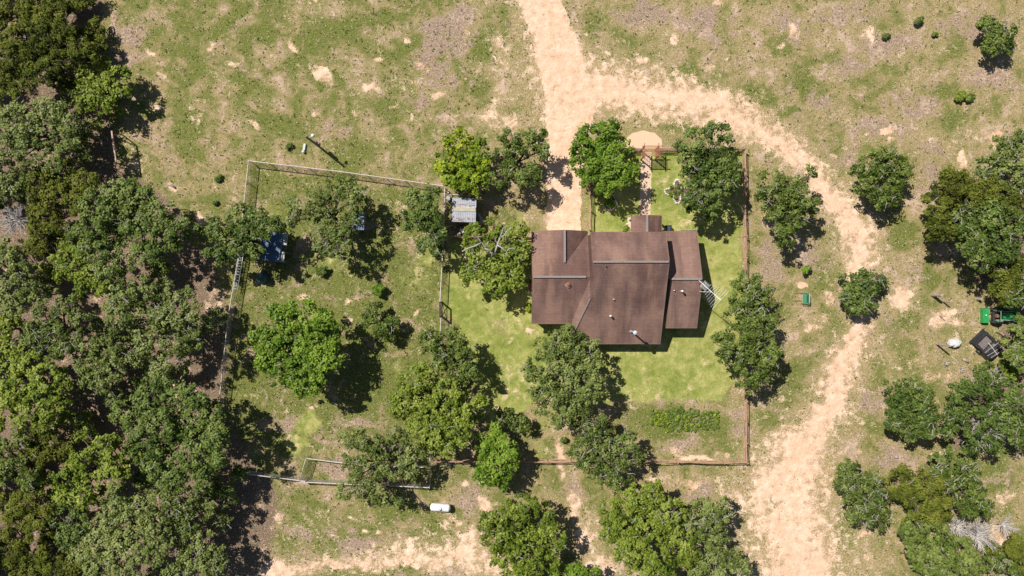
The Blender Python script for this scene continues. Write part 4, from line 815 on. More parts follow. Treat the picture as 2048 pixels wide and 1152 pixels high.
 ('yellow-green shrub at the left edge between oaks', [(12, 625 + 20, 18), (30, 640, 14), (8, 665, 14)], 3.6, 'lime', 0, 1.1),
 ('grey-green oak below the pale silvery oak at the woods centre', [(165, 700, 28), (205, 695, 28), (185, 735, 30), (225, 735, 26), (200, 765, 22), (235, 710, 16), (165, 750, 16)], 7.2, 'grey', 22, 1.0),
 ('bright green oak at the left edge with bare grey boughs', [(20, 740, 34), (60, 735, 32), (95, 755, 32), (35, 785, 34), (80, 795, 34), (115, 800, 24), (50, 835, 28), (90, 830, 22), (120, 770, 20), (10, 810, 24)], 7.6, 'lime', 18, 1.1, -.08),
 ('biggest dark green oak at the lower left corner of the yard', [(300, 808, 34), (345, 795, 34), (390, 800, 32), (425, 830, 30), (285, 850, 34), (330, 850, 44), (385, 850, 44), (430, 870, 30), (290, 895, 34), (340, 905, 44), (395, 905, 42), (435, 915, 22), (350, 950, 36), (400, 955, 30), (310, 935, 26), (275, 875, 16), (450, 850, 16)], 9.0, 'deep', 20, 1.1, .04),
 ('smooth olive cedar in a dark gap at the lower left', [(80, 885, 24), (110, 880, 22), (90, 915, 22), (125, 905, 18), (70, 905, 14)], 4.8, 'cedar', 2, 1.3, .05),
 ('yellow-green oak right of the smooth olive cedar', [(165, 915, 24), (200, 905, 26), (230, 925, 26), (135, 955, 26), (175, 955, 32), (215, 955, 28), (130, 990, 22), (165, 995, 24), (240, 950, 16)], 7.4, 'lime', 8, 1.1),
 ('green oak at the left edge beside the smooth olive cedar', [(10, 890, 26), (30, 930, 26), (55, 960, 20), (10, 950, 24), (40, 880, 16)], 6.6, 'oak', 8, 1.0),
 ('deep green tree just below the yellow-green oak', [(125, 1035, 24), (150, 1060, 26), (130, 1080, 18), (155, 1025, 16)], 6.0, 'deep', 6, 1.1),
 ('rusty olive cedar at the left edge near the bottom', [(20, 1010, 30), (55, 1005, 26), (80, 1030, 22), (25, 1050, 28), (60, 1060, 20), (88, 1010, 14)], 5.6, 'cedar', 2, 1.15, .12),
 ('large pale olive oak at the bottom of the woods', [(235, 1010, 32), (280, 1015, 34), (210, 1050, 34), (260, 1060, 44), (310, 1055, 34), (200, 1095, 34), (250, 1110, 40), (300, 1100, 34), (195, 1135, 28), (245, 1150, 32), (330, 1085, 20), (235, 985, 18), (175, 1115, 16)], 8.4, 'grey', 22, 1.15, .12),
 ('grey-green oak between the biggest oak and the large pale one', [(330, 990, 28), (370, 1000, 28), (345, 1030, 28), (385, 1035, 26), (410, 1015, 20), (365, 1060, 22)], 7.6, 'grey', 30, 1.0),
 ('shaggy grey oak at the bottom edge, rightmost of the woods', [(375, 1090, 28), (410, 1085, 26), (435, 1105, 24), (360, 1125, 28), (400, 1130, 34), (440, 1140, 22), (350, 1150, 22)], 6.6, 'grey', 34, 1.05),
 ('dark olive bushes in the bottom left corner', [(30, 1105, 26), (70, 1115, 26), (105, 1125, 24), (140, 1135, 20), (30, 1145, 28), (80, 1150, 26), (120, 1155, 20)], 4.2, 'cedar', 0, 1.05),
]
WOODS = [(-60, -60), (190, -60), (190, 60), (215, 110), (235, 200), (200, 260), (205, 340), (330, 400), (400, 470), (410, 560), (440, 640), (400, 760), (440, 830), (470, 940), (520, 1010), (470, 1080), (460, 1200), (-60, 1200)]
CLEAR = [(240, 300, 60), (205, 590, 28), (345, 772, 22), (215, 845, 26), (425, 700, 40), (420, 600, 40), (35, 440, 34), (500, 1050, 50), (400, 760, 40), (410, 540, 40), (230, 740, 22)]
gx_, gy_ = np.meshgrid(np.arange(-10, 480, 21), np.arange(-10, 1160, 21)); ins = poly(gx_.ravel().astype(float), gy_.ravel().astype(float), WOODS, 1.0)
rf = random.Random(99); FILL = {}
ALL = [(i, x, y, r) for i, t in enumerate(TREES) for x, y, r in t[1]]
for x, y, q in zip(gx_.ravel(), gy_.ravel(), ins):
    x = x + rf.uniform(-7, 7); y = y + rf.uniform(-7, 7)
    if q < .6 or any(math.hypot(x - a, y - b) < c for a, b, c in CLEAR): continue
    dd_ = sorted((math.hypot(x - a, y - b) - r, i) for i, a, b, r in ALL)
    if dd_[0][0] > 1 and rf.random() < .5: FILL.setdefault(dd_[0][1], []).append((x, y, rf.uniform(15, 21), .42))
for i, t in enumerate(TREES):
    lab, lob, h, kind, tw, sp = t[:6]; tb = t[6] if len(t) > 6 else 0
    if lob[0][0] < 430: lob = [(x, y, r * 1.0) for x, y, r in lob] + FILL.get(i, [])
    if lob[0][0] > 1690 and h > 2.5 and 'tractor' not in lab: lob = [(x, y, r * 1.05) for x, y, r in lob]
    make_tree(lab, lob, h, kind, 100 + i, tw, sp, tintbias=tb + (.07 if lob[0][0] < 430 and kind != 'cedar' else 0), group=None)
# a few trees just outside the frame so the woods go on
for k, (x, y, r, h, kd) in enumerate([(-90, 120, 60, 7, 'cedar'), (-80, 320, 60, 8, 'grey'), (-90, 520, 60, 8, 'oak'), (-80, 720, 60, 8, 'oak'), (-90, 930, 60, 7, 'lime'), (-80, 1120, 60, 7, 'oak'), (2140, 420, 60, 7, 'oak'), (2150, 620, 60, 6, 'grey'), (2140, 820, 60, 6, 'oak'), (2140, 1010, 50, 6, 'grey'), (260, 1230, 50, 7, 'grey'), (60, 1240, 60, 7, 'oak'), (1060, 1240, 40, 6, 'oak')]):
    make_tree(('%s tree just beyond the %s edge, number %s from the top' % ({'cedar': 'olive', 'grey': 'grey-green', 'oak': 'dark green', 'lime': 'light green'}[kd], 'left' if x < 0 else ('right' if x > 2048 else 'bottom'), ['one', 'two', 'three', 'four', 'five', 'six', 'one', 'two', 'three', 'four', 'seven', 'eight', 'nine'][k])), [(x - r * .4, y - r * .3, r * .7), (x + r * .4, y, r * .7), (x, y + r * .5, r * .7)], h, kd, 400 + k, 0, .8, group='trees beyond the frame')
# shrubs
SHR = [
 ('round bright shrub in the left yard above the small ragged tree', 757, 580, 13, 1.5, 'green'), ('low spiky shrub in the left yard below the large blue shed', 644, 542, 11, 1.0, 'deep'),
 ('dark tuft of weeds beside the white concrete piece above the wire fence', 577, 292, 6, .5, 'deep'), ('dark tuft of weeds outside the left yard, near the wire fence', 437, 357, 7, .5, 'deep'),
 ('tiny dark weed below the other tuft outside the left yard', 431, 405, 4, .4, 'deep'),
 ('small dark bush in the top right pasture, the highest of three', 1838, 41, 8, .9, 'deep'), ('small dark bush in the top right pasture, left of the highest', 1773, 72, 7, .5, 'oak'), ('tiny bush in the top right pasture, right of the other two', 1871, 69, 5, .4, 'oak'),
 ('spreading low bush in the pasture left of the pale grey-leaved oak', 1922, 192, 13, .8, 'lime'), ('scraggly side of the low bush in the right pasture', 1940, 196, 10, .6, 'oak'),
 ('bright sapling beside the dirt track above the green bench', 1613, 540, 9, 1.3, 'green'),
 ('yellow-green shrub against the left wall of the house', 1059, 615, 7, .8, 'yellow'), ('small plant on the lawn edge left of the front porch', 1250, 456, 4, .5, 'lime'),
 ('low green shrub at the foot of the olive cedar right of the tractor post', 1990, 540, 10, 1.0, 'lime'), ('weedy bush at the foot of the twiggy shrub', 1958, 745, 8, .7, 'oak'),
 ('leaning leafy sprout at the left edge of the red bare patch in the lower yard', 1127, 880, 5, .9, 'oak')]
for i, (lab, x, y, r, h, kd) in enumerate(SHR):
    make_tree(lab, [(x, y, r * (.7 if h < 1 else .85)), (x + r * .45, y - r * .3, r * .45), (x - r * .5, y + r * .3, r * .35)], h, kd, 700 + i, 0, 2.4, name='shrub', cat='shrub')
# bare bleached limbs
dead_brush('bleached dead tree at the left edge of the woods', 36, 440, 38, 5.2, 90, 1)
dead_brush('dead grey branches in the broad oak at the right edge', 1958, 850, 42, 6.6, 60, 2, thick=.8)
dead_brush('heap of fallen grey brush in the lower right woods', 1952, 1068, 40, 2.8, 130, 3, name='brush_pile', cat='brush pile')
dead_brush('upper part of the fallen grey brush, nearer the olive cedar', 1915, 1052, 26, 2.4, 60, 4, name='brush_pile', cat='brush pile')
dead_brush('bare grey twigs on the dark green tree right of the broad track', 1855, 826, 19, 5.9, 34, 5, thick=.7)
dead_brush('bare grey twigs crowning the low round tree on the track', 1728, 560, 15, 3.6, 26, 6, thick=.7)
dead_brush('dead grey branches at the right edge above the tractor', 2040, 535, 26, 4.6, 46, 7)
dead_brush('grey dead crown at the right edge beside the dark green oak', 2046, 430, 18, 5.6, 30, 8)
dead_brush('small pile of grey sticks on the ground, left of two near the black trailer', 1893, 727, 9, .7, 26, 9, name='brush_pile', cat='brush pile', thick=.6)
dead_brush('small pile of grey sticks on the ground, right of two near the black trailer', 1924, 738, 9, .7, 26, 10, name='brush_pile', cat='brush pile', thick=.6)
dead_brush('scattered grey sticks at the lower right beside the brush heap', 2005, 1050, 30, .8, 40, 11, name='brush_pile', cat='brush pile', thick=.8)
# thick bare limbs over the leafy tree by the house
sn = root('bare_snag', tuple(P(985, 520)), 'thick bleached broken limbs rising through the leafy tree beside the house', 'dead tree')
mb = MB()
def limb(pts, r0, r1, z):
    n = len(pts); mb.tube([P(x, y, z if not isinstance(z, tuple) else z[0] + (z[1] - z[0]) * i / (n - 1)) for i, (x, y) in enumerate(pts)], [(r0 + (r1 - r0) * i / (n - 1)) * .62 for i in range(n)], 8)
limb([(963, 486), (950, 492), (935, 497), (924, 503)], .20, .09, (6.2, 6.9)); limb([(963, 486), (958, 478), (953, 474), (965, 473)], .12, .05, (6.2, 6.7))
limb([(1000, 475), (1004, 465), (1007, 455), (1016, 451)], .15, .06, (6.2, 7.2)); limb([(1000, 475), (1009, 470), (1015, 461), (1022, 456)], .15, .06, (6.2, 7.0))
limb([(984, 503), (976, 499), (969, 497)], .16, .10, (6.3, 6.6)); limb([(976, 497), (974, 489), (977, 483)], .13, .08, (6.4, 7.0))
limb([(995, 490), (1004, 496), (1013, 504)], .12, .09, 6.5); limb([(1013, 504), (1018, 497), (1028, 496), (1030, 500)], .10, .04, (6.5, 6.9)); limb([(1013, 504), (1016, 509)], .09, .05, 6.5)
limb([(985, 520), (984, 503)], .22, .16, (3.0, 6.3)); limb([(985, 520), (963, 486)], .2, .18, (3.4, 6.2)); limb([(985, 520), (1000, 475)], .2, .15, (3.6, 6.2)); limb([(985, 520), (995, 490)], .16, .12, (4, 6.5))
limb([(985, 520), (985, 520)], .26, .24, (0, 4))
mb.build('limbs', M_twig, sn, smooth=True)
print('LEAVES', TREE_LEAVES[0])

# ------------------------------------------------------------------ sheds and yard objects
M_blue = simple('blue_sheet_roof', (.04, .085, .18), (.075, .135, .25), 2, .45, bmp=.1, stretch=(6, 1, 1), spec=.5)
M_corr = simple('weathered_tin', (.20, .21, .25), (.31, .33, .38), 1.2, .6, metal=.1, bmp=.05, stretch=(1, 4, 1), c3=(.33, .28, .27))
M_clear = simple('yellowed_panel', (.30, .28, .21), (.42, .39, .31), 3, .5, bmp=.1)
M_boards = simple('grey_boards', (.17, .14, .12), (.34, .30, .26), 3, .9, bmp=.3, stretch=(1, 1, .3))
def shed(label, cx, cy, wx, wy, h, ang, roofmat, slope=.08, wallmat=None, z2=None, name='garden_shed'):
    """cx,cy,wx,wy: roof outline in photo pixels"""
    k = 1 - h / H; c = P(cx, cy, h); c.z = 0; a = math.radians(ang); X = wx * S * k; Y = wy * S * k
    f = root(name, tuple(c), label, 'shed')
    b = MB(); b.box(c + Vector((0, 0, h / 2 - .06)), (X - .35, Y - .35, h - .12), a); b.build('wall', wallmat or M_boards, f)
    r = MB(); n = int(Y / .2)
    # corrugated skin: ridges run along y
    nx = max(8, int(X / .1)); ca, sa = math.cos(a), math.sin(a); vs = []; fs = []
    for i in range(nx + 1):
        for j in (0, 1):
            x = -X / 2 + X * i / nx; y = -Y / 2 + Y * j; z = h + slope * x + (.007 if i % 2 else -.007)
            vs.append((c.x + x * ca - y * sa, c.y + x * sa + y * ca, z))
    for i in range(nx): fs.append((2 * i, 2 * i + 2, 2 * i + 3, 2 * i + 1))
    nb = len(vs); vs += [(v[0], v[1], v[2] - .05) for v in vs]; fs += [tuple(q + nb for q in f_[::-1]) for f_ in list(fs)]
    fs += [(0, 1, nb + 1, nb), (2 * nx + 1, 2 * nx, nb + 2 * nx, nb + 2 * nx + 1)]
    r.add(vs, fs); r.build('roof', roofmat, f); return f, c, X, Y, a
f1, c1, X1, Y1, a1_ = shed('large blue roofed shed under the dark oak in the left yard', 538, 492, 48, 58, 2.3, -7, M_blue)
# grey lean-to strip with a hatch on its right side
lt = MB(); ca, sa = math.cos(a1_), math.sin(a1_)
def loc(c, x, y, z): return c + Vector((x * ca - y * sa, x * sa + y * ca, z))
M_side = simple('pale_grey_panel', (.30, .31, .30), (.44, .45, .43), 3, .7, bmp=.05)
M_lid = simple('dark_hatch', (.10, .11, .13), (.18, .19, .21), 4, .6)
lt.box(loc(c1, X1 / 2 + .28, Y1 * .30, 2.12), (.62, Y1 * .40, .1), a1_); lt.build('side_panel', M_side, f1); lt = MB(); lt.box(loc(c1, X1 / 2 + .18, -Y1 * .32, 2.12), (.62, Y1 * .36, .1), a1_); lt.build('side_panel', M_side, f1)
l2 = MB(); l2.box(loc(c1, X1 / 2 + .18, -Y1 * .32, 2.2), (.22, Y1 * .22, .06), a1_); l2.box(loc(c1, X1 / 2 + .2, -Y1 * .02, 1.7), (.5, Y1 * .22, .06), a1_); l2.build('hatch', M_lid, f1)
for v in (.48, -.48, .1, -.15): p = loc(c1, X1 / 2 + .42, Y1 * v, 0); MB().beam(p, p + Vector((0, 0, 2.08)), .08, .08).build('corner_post', M_boards, f1)
shed('small blue roofed shed beside the airy oak in the left yard', 715, 441, 26, 38, 1.9, 0, M_blue, .03)
f3, c3, X3, Y3, _ = shed('metal roofed shed in the corner between driveway and left yard', 928, 420, 48, 48, 2.4, -2, M_corr, .02)
pl = MB(); pl.box((c3.x, c3.y + .05, 2.46), (X3 - .1, .42, .03), -.035, (.02, 0)); pl.build('clear_panel', M_clear, f3)
pl = MB(); pl.box((c3.x, c3.y + .32, 2.475), (X3 - .05, .10, .04), -.035, (.02, 0)); pl.build('roof_batten', simple('pale_batten', (.40, .35, .28), (.62, .56, .45), 5), f3)
pl = MB()
for k in range(26):
    x = rr.uniform(-X3 / 2 + .2, X3 / 2 - .3); y = rr.choice([-Y3 / 2 + .2, -Y3 / 2 + .45, .55]) + rr.uniform(-.12, .12); pl.box((c3.x + x, c3.y + y, 2.435 + .02 * x), (rr.uniform(.05, .5), rr.uniform(.02, .06), .012), -.035, (.02, 0))
pl.build('rust_patch', M_rust, f3)

# round dark green covered barrel
M_tarp = simple('dark_green_cover', (.010, .05, .055), (.03, .11, .11), 6, .5, bmp=.8, spec=.5)
M_hi = simple('pale_rope', (.5, .5, .5), (.7, .7, .7), 5)
def lump(name, x, y, rx, ry, h, mat, label, cat, seed, amp=.12, ang=0, n=28, m=12, parent=None, power=.6):
    r = np.random.RandomState(seed); c = P(x, y, 0); vs = []; fs = []; a0 = math.radians(ang)
    ph = r.rand(6) * 6.28; fq = r.randint(2, 9, 6)
    for j in range(m + 1):
        t = j / m
        for i in range(n):
            a = 2 * math.pi * i / n; k = 1 + amp * sum(math.sin(fq[q] * a + ph[q] + 3 * t) for q in range(6)) / 3
            rad = math.cos(t * math.pi / 2) ** power; z = h * math.sin(t * math.pi / 2) * (1 + amp * .6 * math.sin(5 * a + ph[0] + 6 * t) * (1 - t))
            px_, py_ = rx * S * k * rad * math.cos(a), ry * S * k * rad * math.sin(a)
            vs.append((c.x + px_ * math.cos(a0) - py_ * math.sin(a0), c.y + px_ * math.sin(a0) + py_ * math.cos(a0), z))
    for j in range(m):
        for i in range(n): i2 = (i + 1) % n; fs.append((j * n + i, j * n + i2, (j + 1) * n + i2, (j + 1) * n + i))
    mb = MB(); mb.add(vs, fs); o = mb.build(name, mat, parent, origin=None if parent else tuple(c), smooth=False)
    if not parent: tag(o, label, cat)
    return o
cv = root('covered_grill', tuple(P(527, 555)), 'round object under a dark green cover, just below the large blue shed', 'covered grill')
lump('cover', 527, 555, 12.5, 13, 1.1, M_tarp, None, None, 3, .10, parent=cv)
mb = MB(); mb.tube([P(524, 549) + Vector((0, 0, 1.12)), P(527, 546) + Vector((0, 0, 1.16)), P(529, 550) + Vector((0, 0, 1.14)), P(526, 553) + Vector((0, 0, 1.12))], .03, 5); mb.build('cord', M_hi, cv)

# propane tank
pt = root('propane_tank', tuple(P(883, 1012)), 'white propane tank lying outside the bottom fence below the dog run', 'propane tank')
c = P(882, 1011); c.z = .75; an = math.radians(-4)
M_ptank = simple('white_tank_paint', (.60, .61, .64), (.74, .75, .78), 3, .35, bmp=.02, spec=.5)
pr = []
for k in range(9): t = k / 8 * math.pi / 2; pr.append((.46 * math.sin(t) + .002, -1.22 + .30 * (1 - math.cos(t)) - .0))
pr2 = [(r, -t) for r, t in pr[::-1]]
mb = MB(); mb.lathe(c, pr + pr2, 28, 'x', an); mb.build('tank', M_ptank, pt, smooth=True)
mb = MB(); mb.lathe(c + Vector((.0, 0, .44)), [(.19, 0), (.19, .16), (.15, .2), (.02, .22)], 18); mb.build('valve_dome', M_ptank, pt)
mb = MB(); mb.beam(c + Vector((-.15, -.05, .68)), c + Vector((.05, -.05, .68)), .04, .04); mb.beam(c + Vector((.05, -.05, .68)), c + Vector((.08, -.25, .6)), .04, .04); mb.build('handle', M_dark, pt)
for sx in (-.75, .75):
    for sy in (-.22, .22): p = c + Vector((sx * math.cos(an), sx * math.sin(an) + sy, 0)); MB().beam((p.x, p.y, 0), (p.x, p.y, .45), .09, .12).build('leg', M_ptank, pt)
MB().tube([c + Vector((-1.0, .05, .4)), P(866, 1004) + Vector((0, 0, .05))], .02, 5).build('gas_line', M_dark, pt)

# utility pole with lamp
M_pole = simple('treated_pole', (.10, .085, .06), (.22, .19, .15), 4, .9)
T0 = P(611.5, 273, 5.3); B0 = P(645, 298.5)
up_ = root('utility_pole', tuple(B0), 'dark service pole with a lamp arm above the wire fence', 'pole')
MB().tube([B0, Vector((T0.x, T0.y, 5.3))], [.13, .10], 10).build('pole', M_pole, up_)
a = Vector(B0).lerp(Vector((T0.x, T0.y, 5.3)), .85); hd_ = P(624.5, 270.5, 4.9)
MB().tube([a, Vector((hd_.x, hd_.y, 4.9))], .035, 6).build('lamp_arm', M_white, up_)
mb = MB(); mb.lathe((hd_.x, hd_.y, 4.72), [(.2, -.1), (.22, .0), (.14, .14), (.04, .2)], 16); mb.build('lamp_head', M_white, up_)
a = Vector(B0).lerp(Vector((T0.x, T0.y, 5.3)), .52); mb = MB(); mb.box((a.x + .2, a.y + .05, a.z), (.28, .24, .8)); mb.build('meter_box', M_cap, up_, bevel=.02)
mb = MB(); mb.box((a.x + .24, a.y + .06, a.z - 1.0), (.34, .28, .6)); mb.build('breaker_box', M_lid, up_, bevel=.02)
mb = MB(); mb.tube([a + Vector((.13, .12, 0)), Vector((T0.x + .1, T0.y + .1, 5.5))], .03, 6); mb.build('conduit', M_white, up_)
# white concrete piece by the pole
wt = root('well_cap', tuple(P(609, 297)), 'narrow white concrete strip with a round end beside the service pole', 'well cap')
MB().beam(P(610.5, 288) + Vector((0, 0, .12)), P(608.5, 301) + Vector((0, 0, .12)), .26, .24).build('strip', M_pale, wt, bevel=.02)
mb = MB(); mb.lathe(P(607.8, 304), [(.18, 0), (.18, .34), (.14, .42), (.02, .44)], 18); mb.build('round_cap', M_pale, wt)

# goal like frame at the woods
M_pinkw = simple('pinkish_pole', (.36, .23, .18), (.52, .36, .29), 3, .8)
sf = root('pole_frame', tuple(P(255, 300)), 'tall frame of two posts and a pinkish crossbar at the edge of the woods', 'frame')
tA = P(223.5, 262, 2.6); tB = P(232.5, 326, 2.6); bA = Vector((tA.x - .05, tA.y + .02, 0)); bB = Vector((tB.x, tB.y, 0))
MB().beam(tA, tB, .16, .14).build('crossbar', M_pinkw, sf)
for t_, b_ in ((tA, bA), (tB, bB)): MB().tube([b_, t_], .07, 8).build('post', M_dark, sf)
MB().tube([bB + Vector((-1.8, -1.2, 0)), tB], .05, 6).build('brace', M_dark, sf)
MB().tube([bA + Vector((-1.6, 0, 0)), tA], .05, 6).build('brace', M_dark, sf)
# thin bent pole
o = MB().tube([P(378, 420), P(366, 419, 1.6), P(352, 421, 3.1)], [.05, .045, .04], 6).build('leaning_pole', M_dark); tag(o, 'thin leaning pole in the grass between the woods and the wire fence', 'pole')
# log and stump, bucket
def log(label, x0, y0, x1, y1, r, mat=M_deadw, nm='log', cat='log'):
    a = P(x0, y0); b = P(x1, y1); a.z = b.z = r * .85; m_ = a.lerp(b, .5) + Vector((.05, .04, .02)); o = MB().tube([a, m_, b], [r, r * .92, r * .7], 9).build(nm, mat, smooth=True); return tag(o, label, cat)
M_log = simple('grey_log', (.22, .17, .15), (.45, .38, .34), 5, .9, bmp=.5)
log('short pinkish grey log in the grass left of the wire fence', 337, 368, 351, 376, .16, M_log)
log('thick broken log on the ground by the right hand thicket', 1896, 509, 1912, 504, .14, M_log); log('pale sticks of wood beside the broken log', 1908, 513, 1917, 500, .07)
bk = MB(); bk.lathe(P(297.5, 386), [(.24, 0), (.28, .45), (.25, .46), (.2, .36)], 18); tag(bk.build('bucket', simple('slate_grey', (.12, .14, .17), (.2, .22, .26), 6)), 'slate grey bucket beside the huge oak at the woods edge', 'bucket')
o = lump('rock', 1880, 510, 4, 3, .25, simple('pale_rock', (.4, .3, .27), (.6, .48, .42), 6, .9), 'pale pinkish rock in the grass below the right hand thicket', 'rock', 8, .15)
o = lump('rock', 1957, 578, 4, 3, .3, simple('brown_rock', (.2, .14, .11), (.34, .25, .2), 6, .9), 'small brown rock above the tractor', 'rock', 9, .15)
o = lump('stump', 1791, 913, 5, 3.4, .4, M_log, 'grey stump in the dry grass right of the broad track', 'stump', 10, .12)
o = lump('stump', 2035, 912, 5, 4, .4, M_log, 'grey stump at the right edge below the broad oak', 'stump', 12, .12)
# yellow timbers under the feathery tree
tb = root('timber_stack', tuple(P(1806, 1108)), 'few orange brown timbers crossed under the feathery tree at lower right', 'timber')
M_or = simple('orange_timber', (.36, .20, .08), (.5, .30, .13), 6)
for k, (x0, y0, x1, y1) in enumerate([(1801, 1114, 1813, 1098), (1799, 1104, 1815, 1108), (1803, 1117, 1818, 1114), (1804, 1098, 1809, 1116)]):
    MB().beam(P(x0, y0) + Vector((0, 0, .1 + .1 * k)), P(x1, y1) + Vector((0, 0, .12 + .1 * k)), .1, .09).build('timber', M_or if k % 2 == 0 else M_dark, tb)

# green bench
M_bg = simple('green_bench_paint', (.04, .22, .12), (.07, .30, .17), 8, .5, bmp=.05)
M_bd = simple('dark_green_slats', (.02, .12, .08), (.04, .17, .11), 8, .5, bmp=.05)
bn = root('park_bench', tuple(P(1607, 597)), 'green park bench alone in the grass beside the dirt track', 'bench')
bx, y0, y1 = P(1606.5, 597).x, P(0, 586).y, P(0, 607).y; yl = abs(y1 - y0); yc = (y0 + y1) / 2
mb = MB()
for k in range(4): mb.box((bx - .2 + k * .12, yc, .45), (.09, yl - .1, .035))
mb.build('seat', M_bg, bn)
mb = MB()
for k in range(3): mb.box((bx + .24 + k * .05, yc, .58 + k * .13), (.035, yl - .12, .09))
mb.build('backrest', M_bd, bn)
mb = MB(); arc = []
for k in range(13): t = k / 12; arc.append((bx + .38, yc - yl / 2 + yl * t, .84 + .10 * math.sin(math.pi * t)))
mb.tube(arc, .035, 6); mb.build('top_rail', simple('pale_green', (.35, .5, .42), (.5, .62, .55), 6, .5), bn)
for s in (-1, 1):
    y = yc + s * yl / 2
    MB().beam((bx - .24, y, .0), (bx - .24, y, .66), .06, .06).build('leg', M_bd, bn); MB().beam((bx + .24, y, 0), (bx + .36, y, .9), .06, .06).build('leg', M_bd, bn); MB().beam((bx - .26, y, .66), (bx + .3, y, .68), .07, .04).build('armrest', M_bg, bn)
for y in (586.5, 601.5):
    o = MB().tube([P(1587.5, y + .8) + Vector((0, 0, .03)), P(1604, y) + Vector((0, 0, .04))], .045, 6).build('wooden_pole', simple('brown_pole', (.12, .08, .05), (.2, .14, .09), 4)); tag(o, 'thin brown pole lying left of the green bench, %s of the two' % ('upper' if y < 590 else 'lower'), 'pole', 'thin poles beside the bench')

# timber posts on the right
def tpost(label, x, y, h, wd, lean=(0, 0)):
    a = P(x, y); o = MB().tube([a, a + Vector((lean[0], lean[1], h))], [wd, wd * .9], 8).build('timber_post', M_log); return tag(o, label, 'post', 'old timber posts near the tractor')
tpost('thickest old timber post in the grass, upper left of the group', 1864, 590, 1.9, .2); tpost('thin forked old post just right of the thickest post', 1885, 603, 1.5, .1)
tpost('short square cut stump post above the tractor bucket', 1954, 598, .8, .16); tpost('tall leaning timber post left of the white covered heap', 1872, 688, 2.7, .11)
tpost('slender low post below the thin forked post', 1879, 632, 1.2, .04)
log('long thin pale pole lying between two stick piles', 1902, 712, 1922, 733, .045); log('grey broken log lying left of the black trailer', 1924, 718, 1936, 725, .16, M_log)
log('dark pipe lying between tractor and black trailer', 1991, 664, 2008, 674, .07, M_dark, 'pipe', 'pipe')
M_wtarp = simple('white_tarp', (.40, .40, .42), (.62, .62, .62), 7, .6, bmp=1)
tw_ = root('covered_woodpile', tuple(P(1906, 686)), 'heap under a crumpled white tarp left of the black trailer', 'covered heap')
lump('tarp', 1906, 686, 12.5, 9.5, .85, M_wtarp, None, None, 21, .14, 15, parent=tw_); lump('base', 1905, 688, 11, 9, .45, M_black, None, None, 22, .05, 15, parent=tw_)

# black trailer with draped cover and poles
tl = root('trailer', tuple(P(1966, 690)), 'black flat trailer with a black cover and pale poles on its lower end', 'trailer')
M_bt = simple('black_plastic', (.012, .012, .015), (.045, .045, .05), 5, .45, bmp=.5, spec=.5)
M_fl = simple('grey_trailer_floor', (.10, .085, .085), (.22, .185, .18), 8, .8)
ta = math.radians(-46); tc = P(1966, 689); ca2, sa2 = math.cos(ta), math.sin(ta)
def tloc(x, y, z): return Vector((tc.x + x * ca2 - y * sa2, tc.y + x * sa2 + y * ca2, z))
MB().box(tloc(-.35, 0, .5), (1.6, 1.7, .1), ta).build('deck', M_fl, tl)
mb = MB(); mb.beam(tloc(-1.2, -.9, .68), tloc(1.2, -.9, .68), .26, .34); mb.beam(tloc(-1.2, .9, .68), tloc(1.2, .9, .68), .26, .34); mb.beam(tloc(-1.15, -1.02, .68), tloc(-1.15, 1.02, .68), .34, .36); mb.build('side_rail', M_bt, tl)
MB().box(tloc(-1.45, 0, .42), (.25, 2.3, .16), ta).build('bumper', M_bt, tl)
nb_ = 26; vs = []; fs = []; r_ = np.random.RandomState(5)
for j in range(9):
    t = j / 8
    for i in range(nb_):
        a = 2 * math.pi * i / nb_; e = 4.0; cx_ = math.copysign(abs(math.cos(a)) ** (2 / e), math.cos(a)); cy_ = math.copysign(abs(math.sin(a)) ** (2 / e), math.sin(a))
        k = 1 - .35 * t ** 3; vs.append(tuple(tloc(.95 + .78 * cx_ * k, 1.12 * cy_ * k, .15 + .85 * t ** .6 + .05 * math.sin(4 * a + 5 * t) + (-.0))))
for j in range(8):
    for i in range(nb_): i2 = (i + 1) % nb_; fs.append((j * nb_ + i, j * nb_ + i2, (j + 1) * nb_ + i2, (j + 1) * nb_ + i))
fs.append(tuple(8 * nb_ + k for k in range(nb_))); mb = MB(); mb.add(vs, fs); mb.build('cover', M_bt, tl)
for s in (-1, 1):
    mb = MB(); mb.lathe(tloc(.1, s * 1.16, .3), [(.16, -.08), (.3, -.09), (.32, 0), (.3, .09), (.16, .08)], 18, 'y', ta); mb.build('wheel', M_bt, tl)
for k, (x0, y0, x1, y1) in enumerate([(-.3, .1, 1.5, -.1), (.25, -1.0, .55, 1.05), (.75, -1.05, 1.15, 1.0), (1.2, -.9, 1.5, .85)]):
    o = MB().tube([tloc(x0, y0, 1.1), tloc((x0 + x1) / 2, (y0 + y1) / 2, 1.16), tloc(x1, y1, 1.06)], .045 if k == 0 else .025, 5).build('stick', M_deadw); tag(o, ['thickest pale stick lying lengthwise on the black trailer cover', 'thin stick lying across the black cover nearest the trailer floor', 'thin stick lying across the middle of the black trailer cover', 'thin stick lying across the rounded end of the trailer cover'][k], 'stick', 'sticks on the trailer cover')

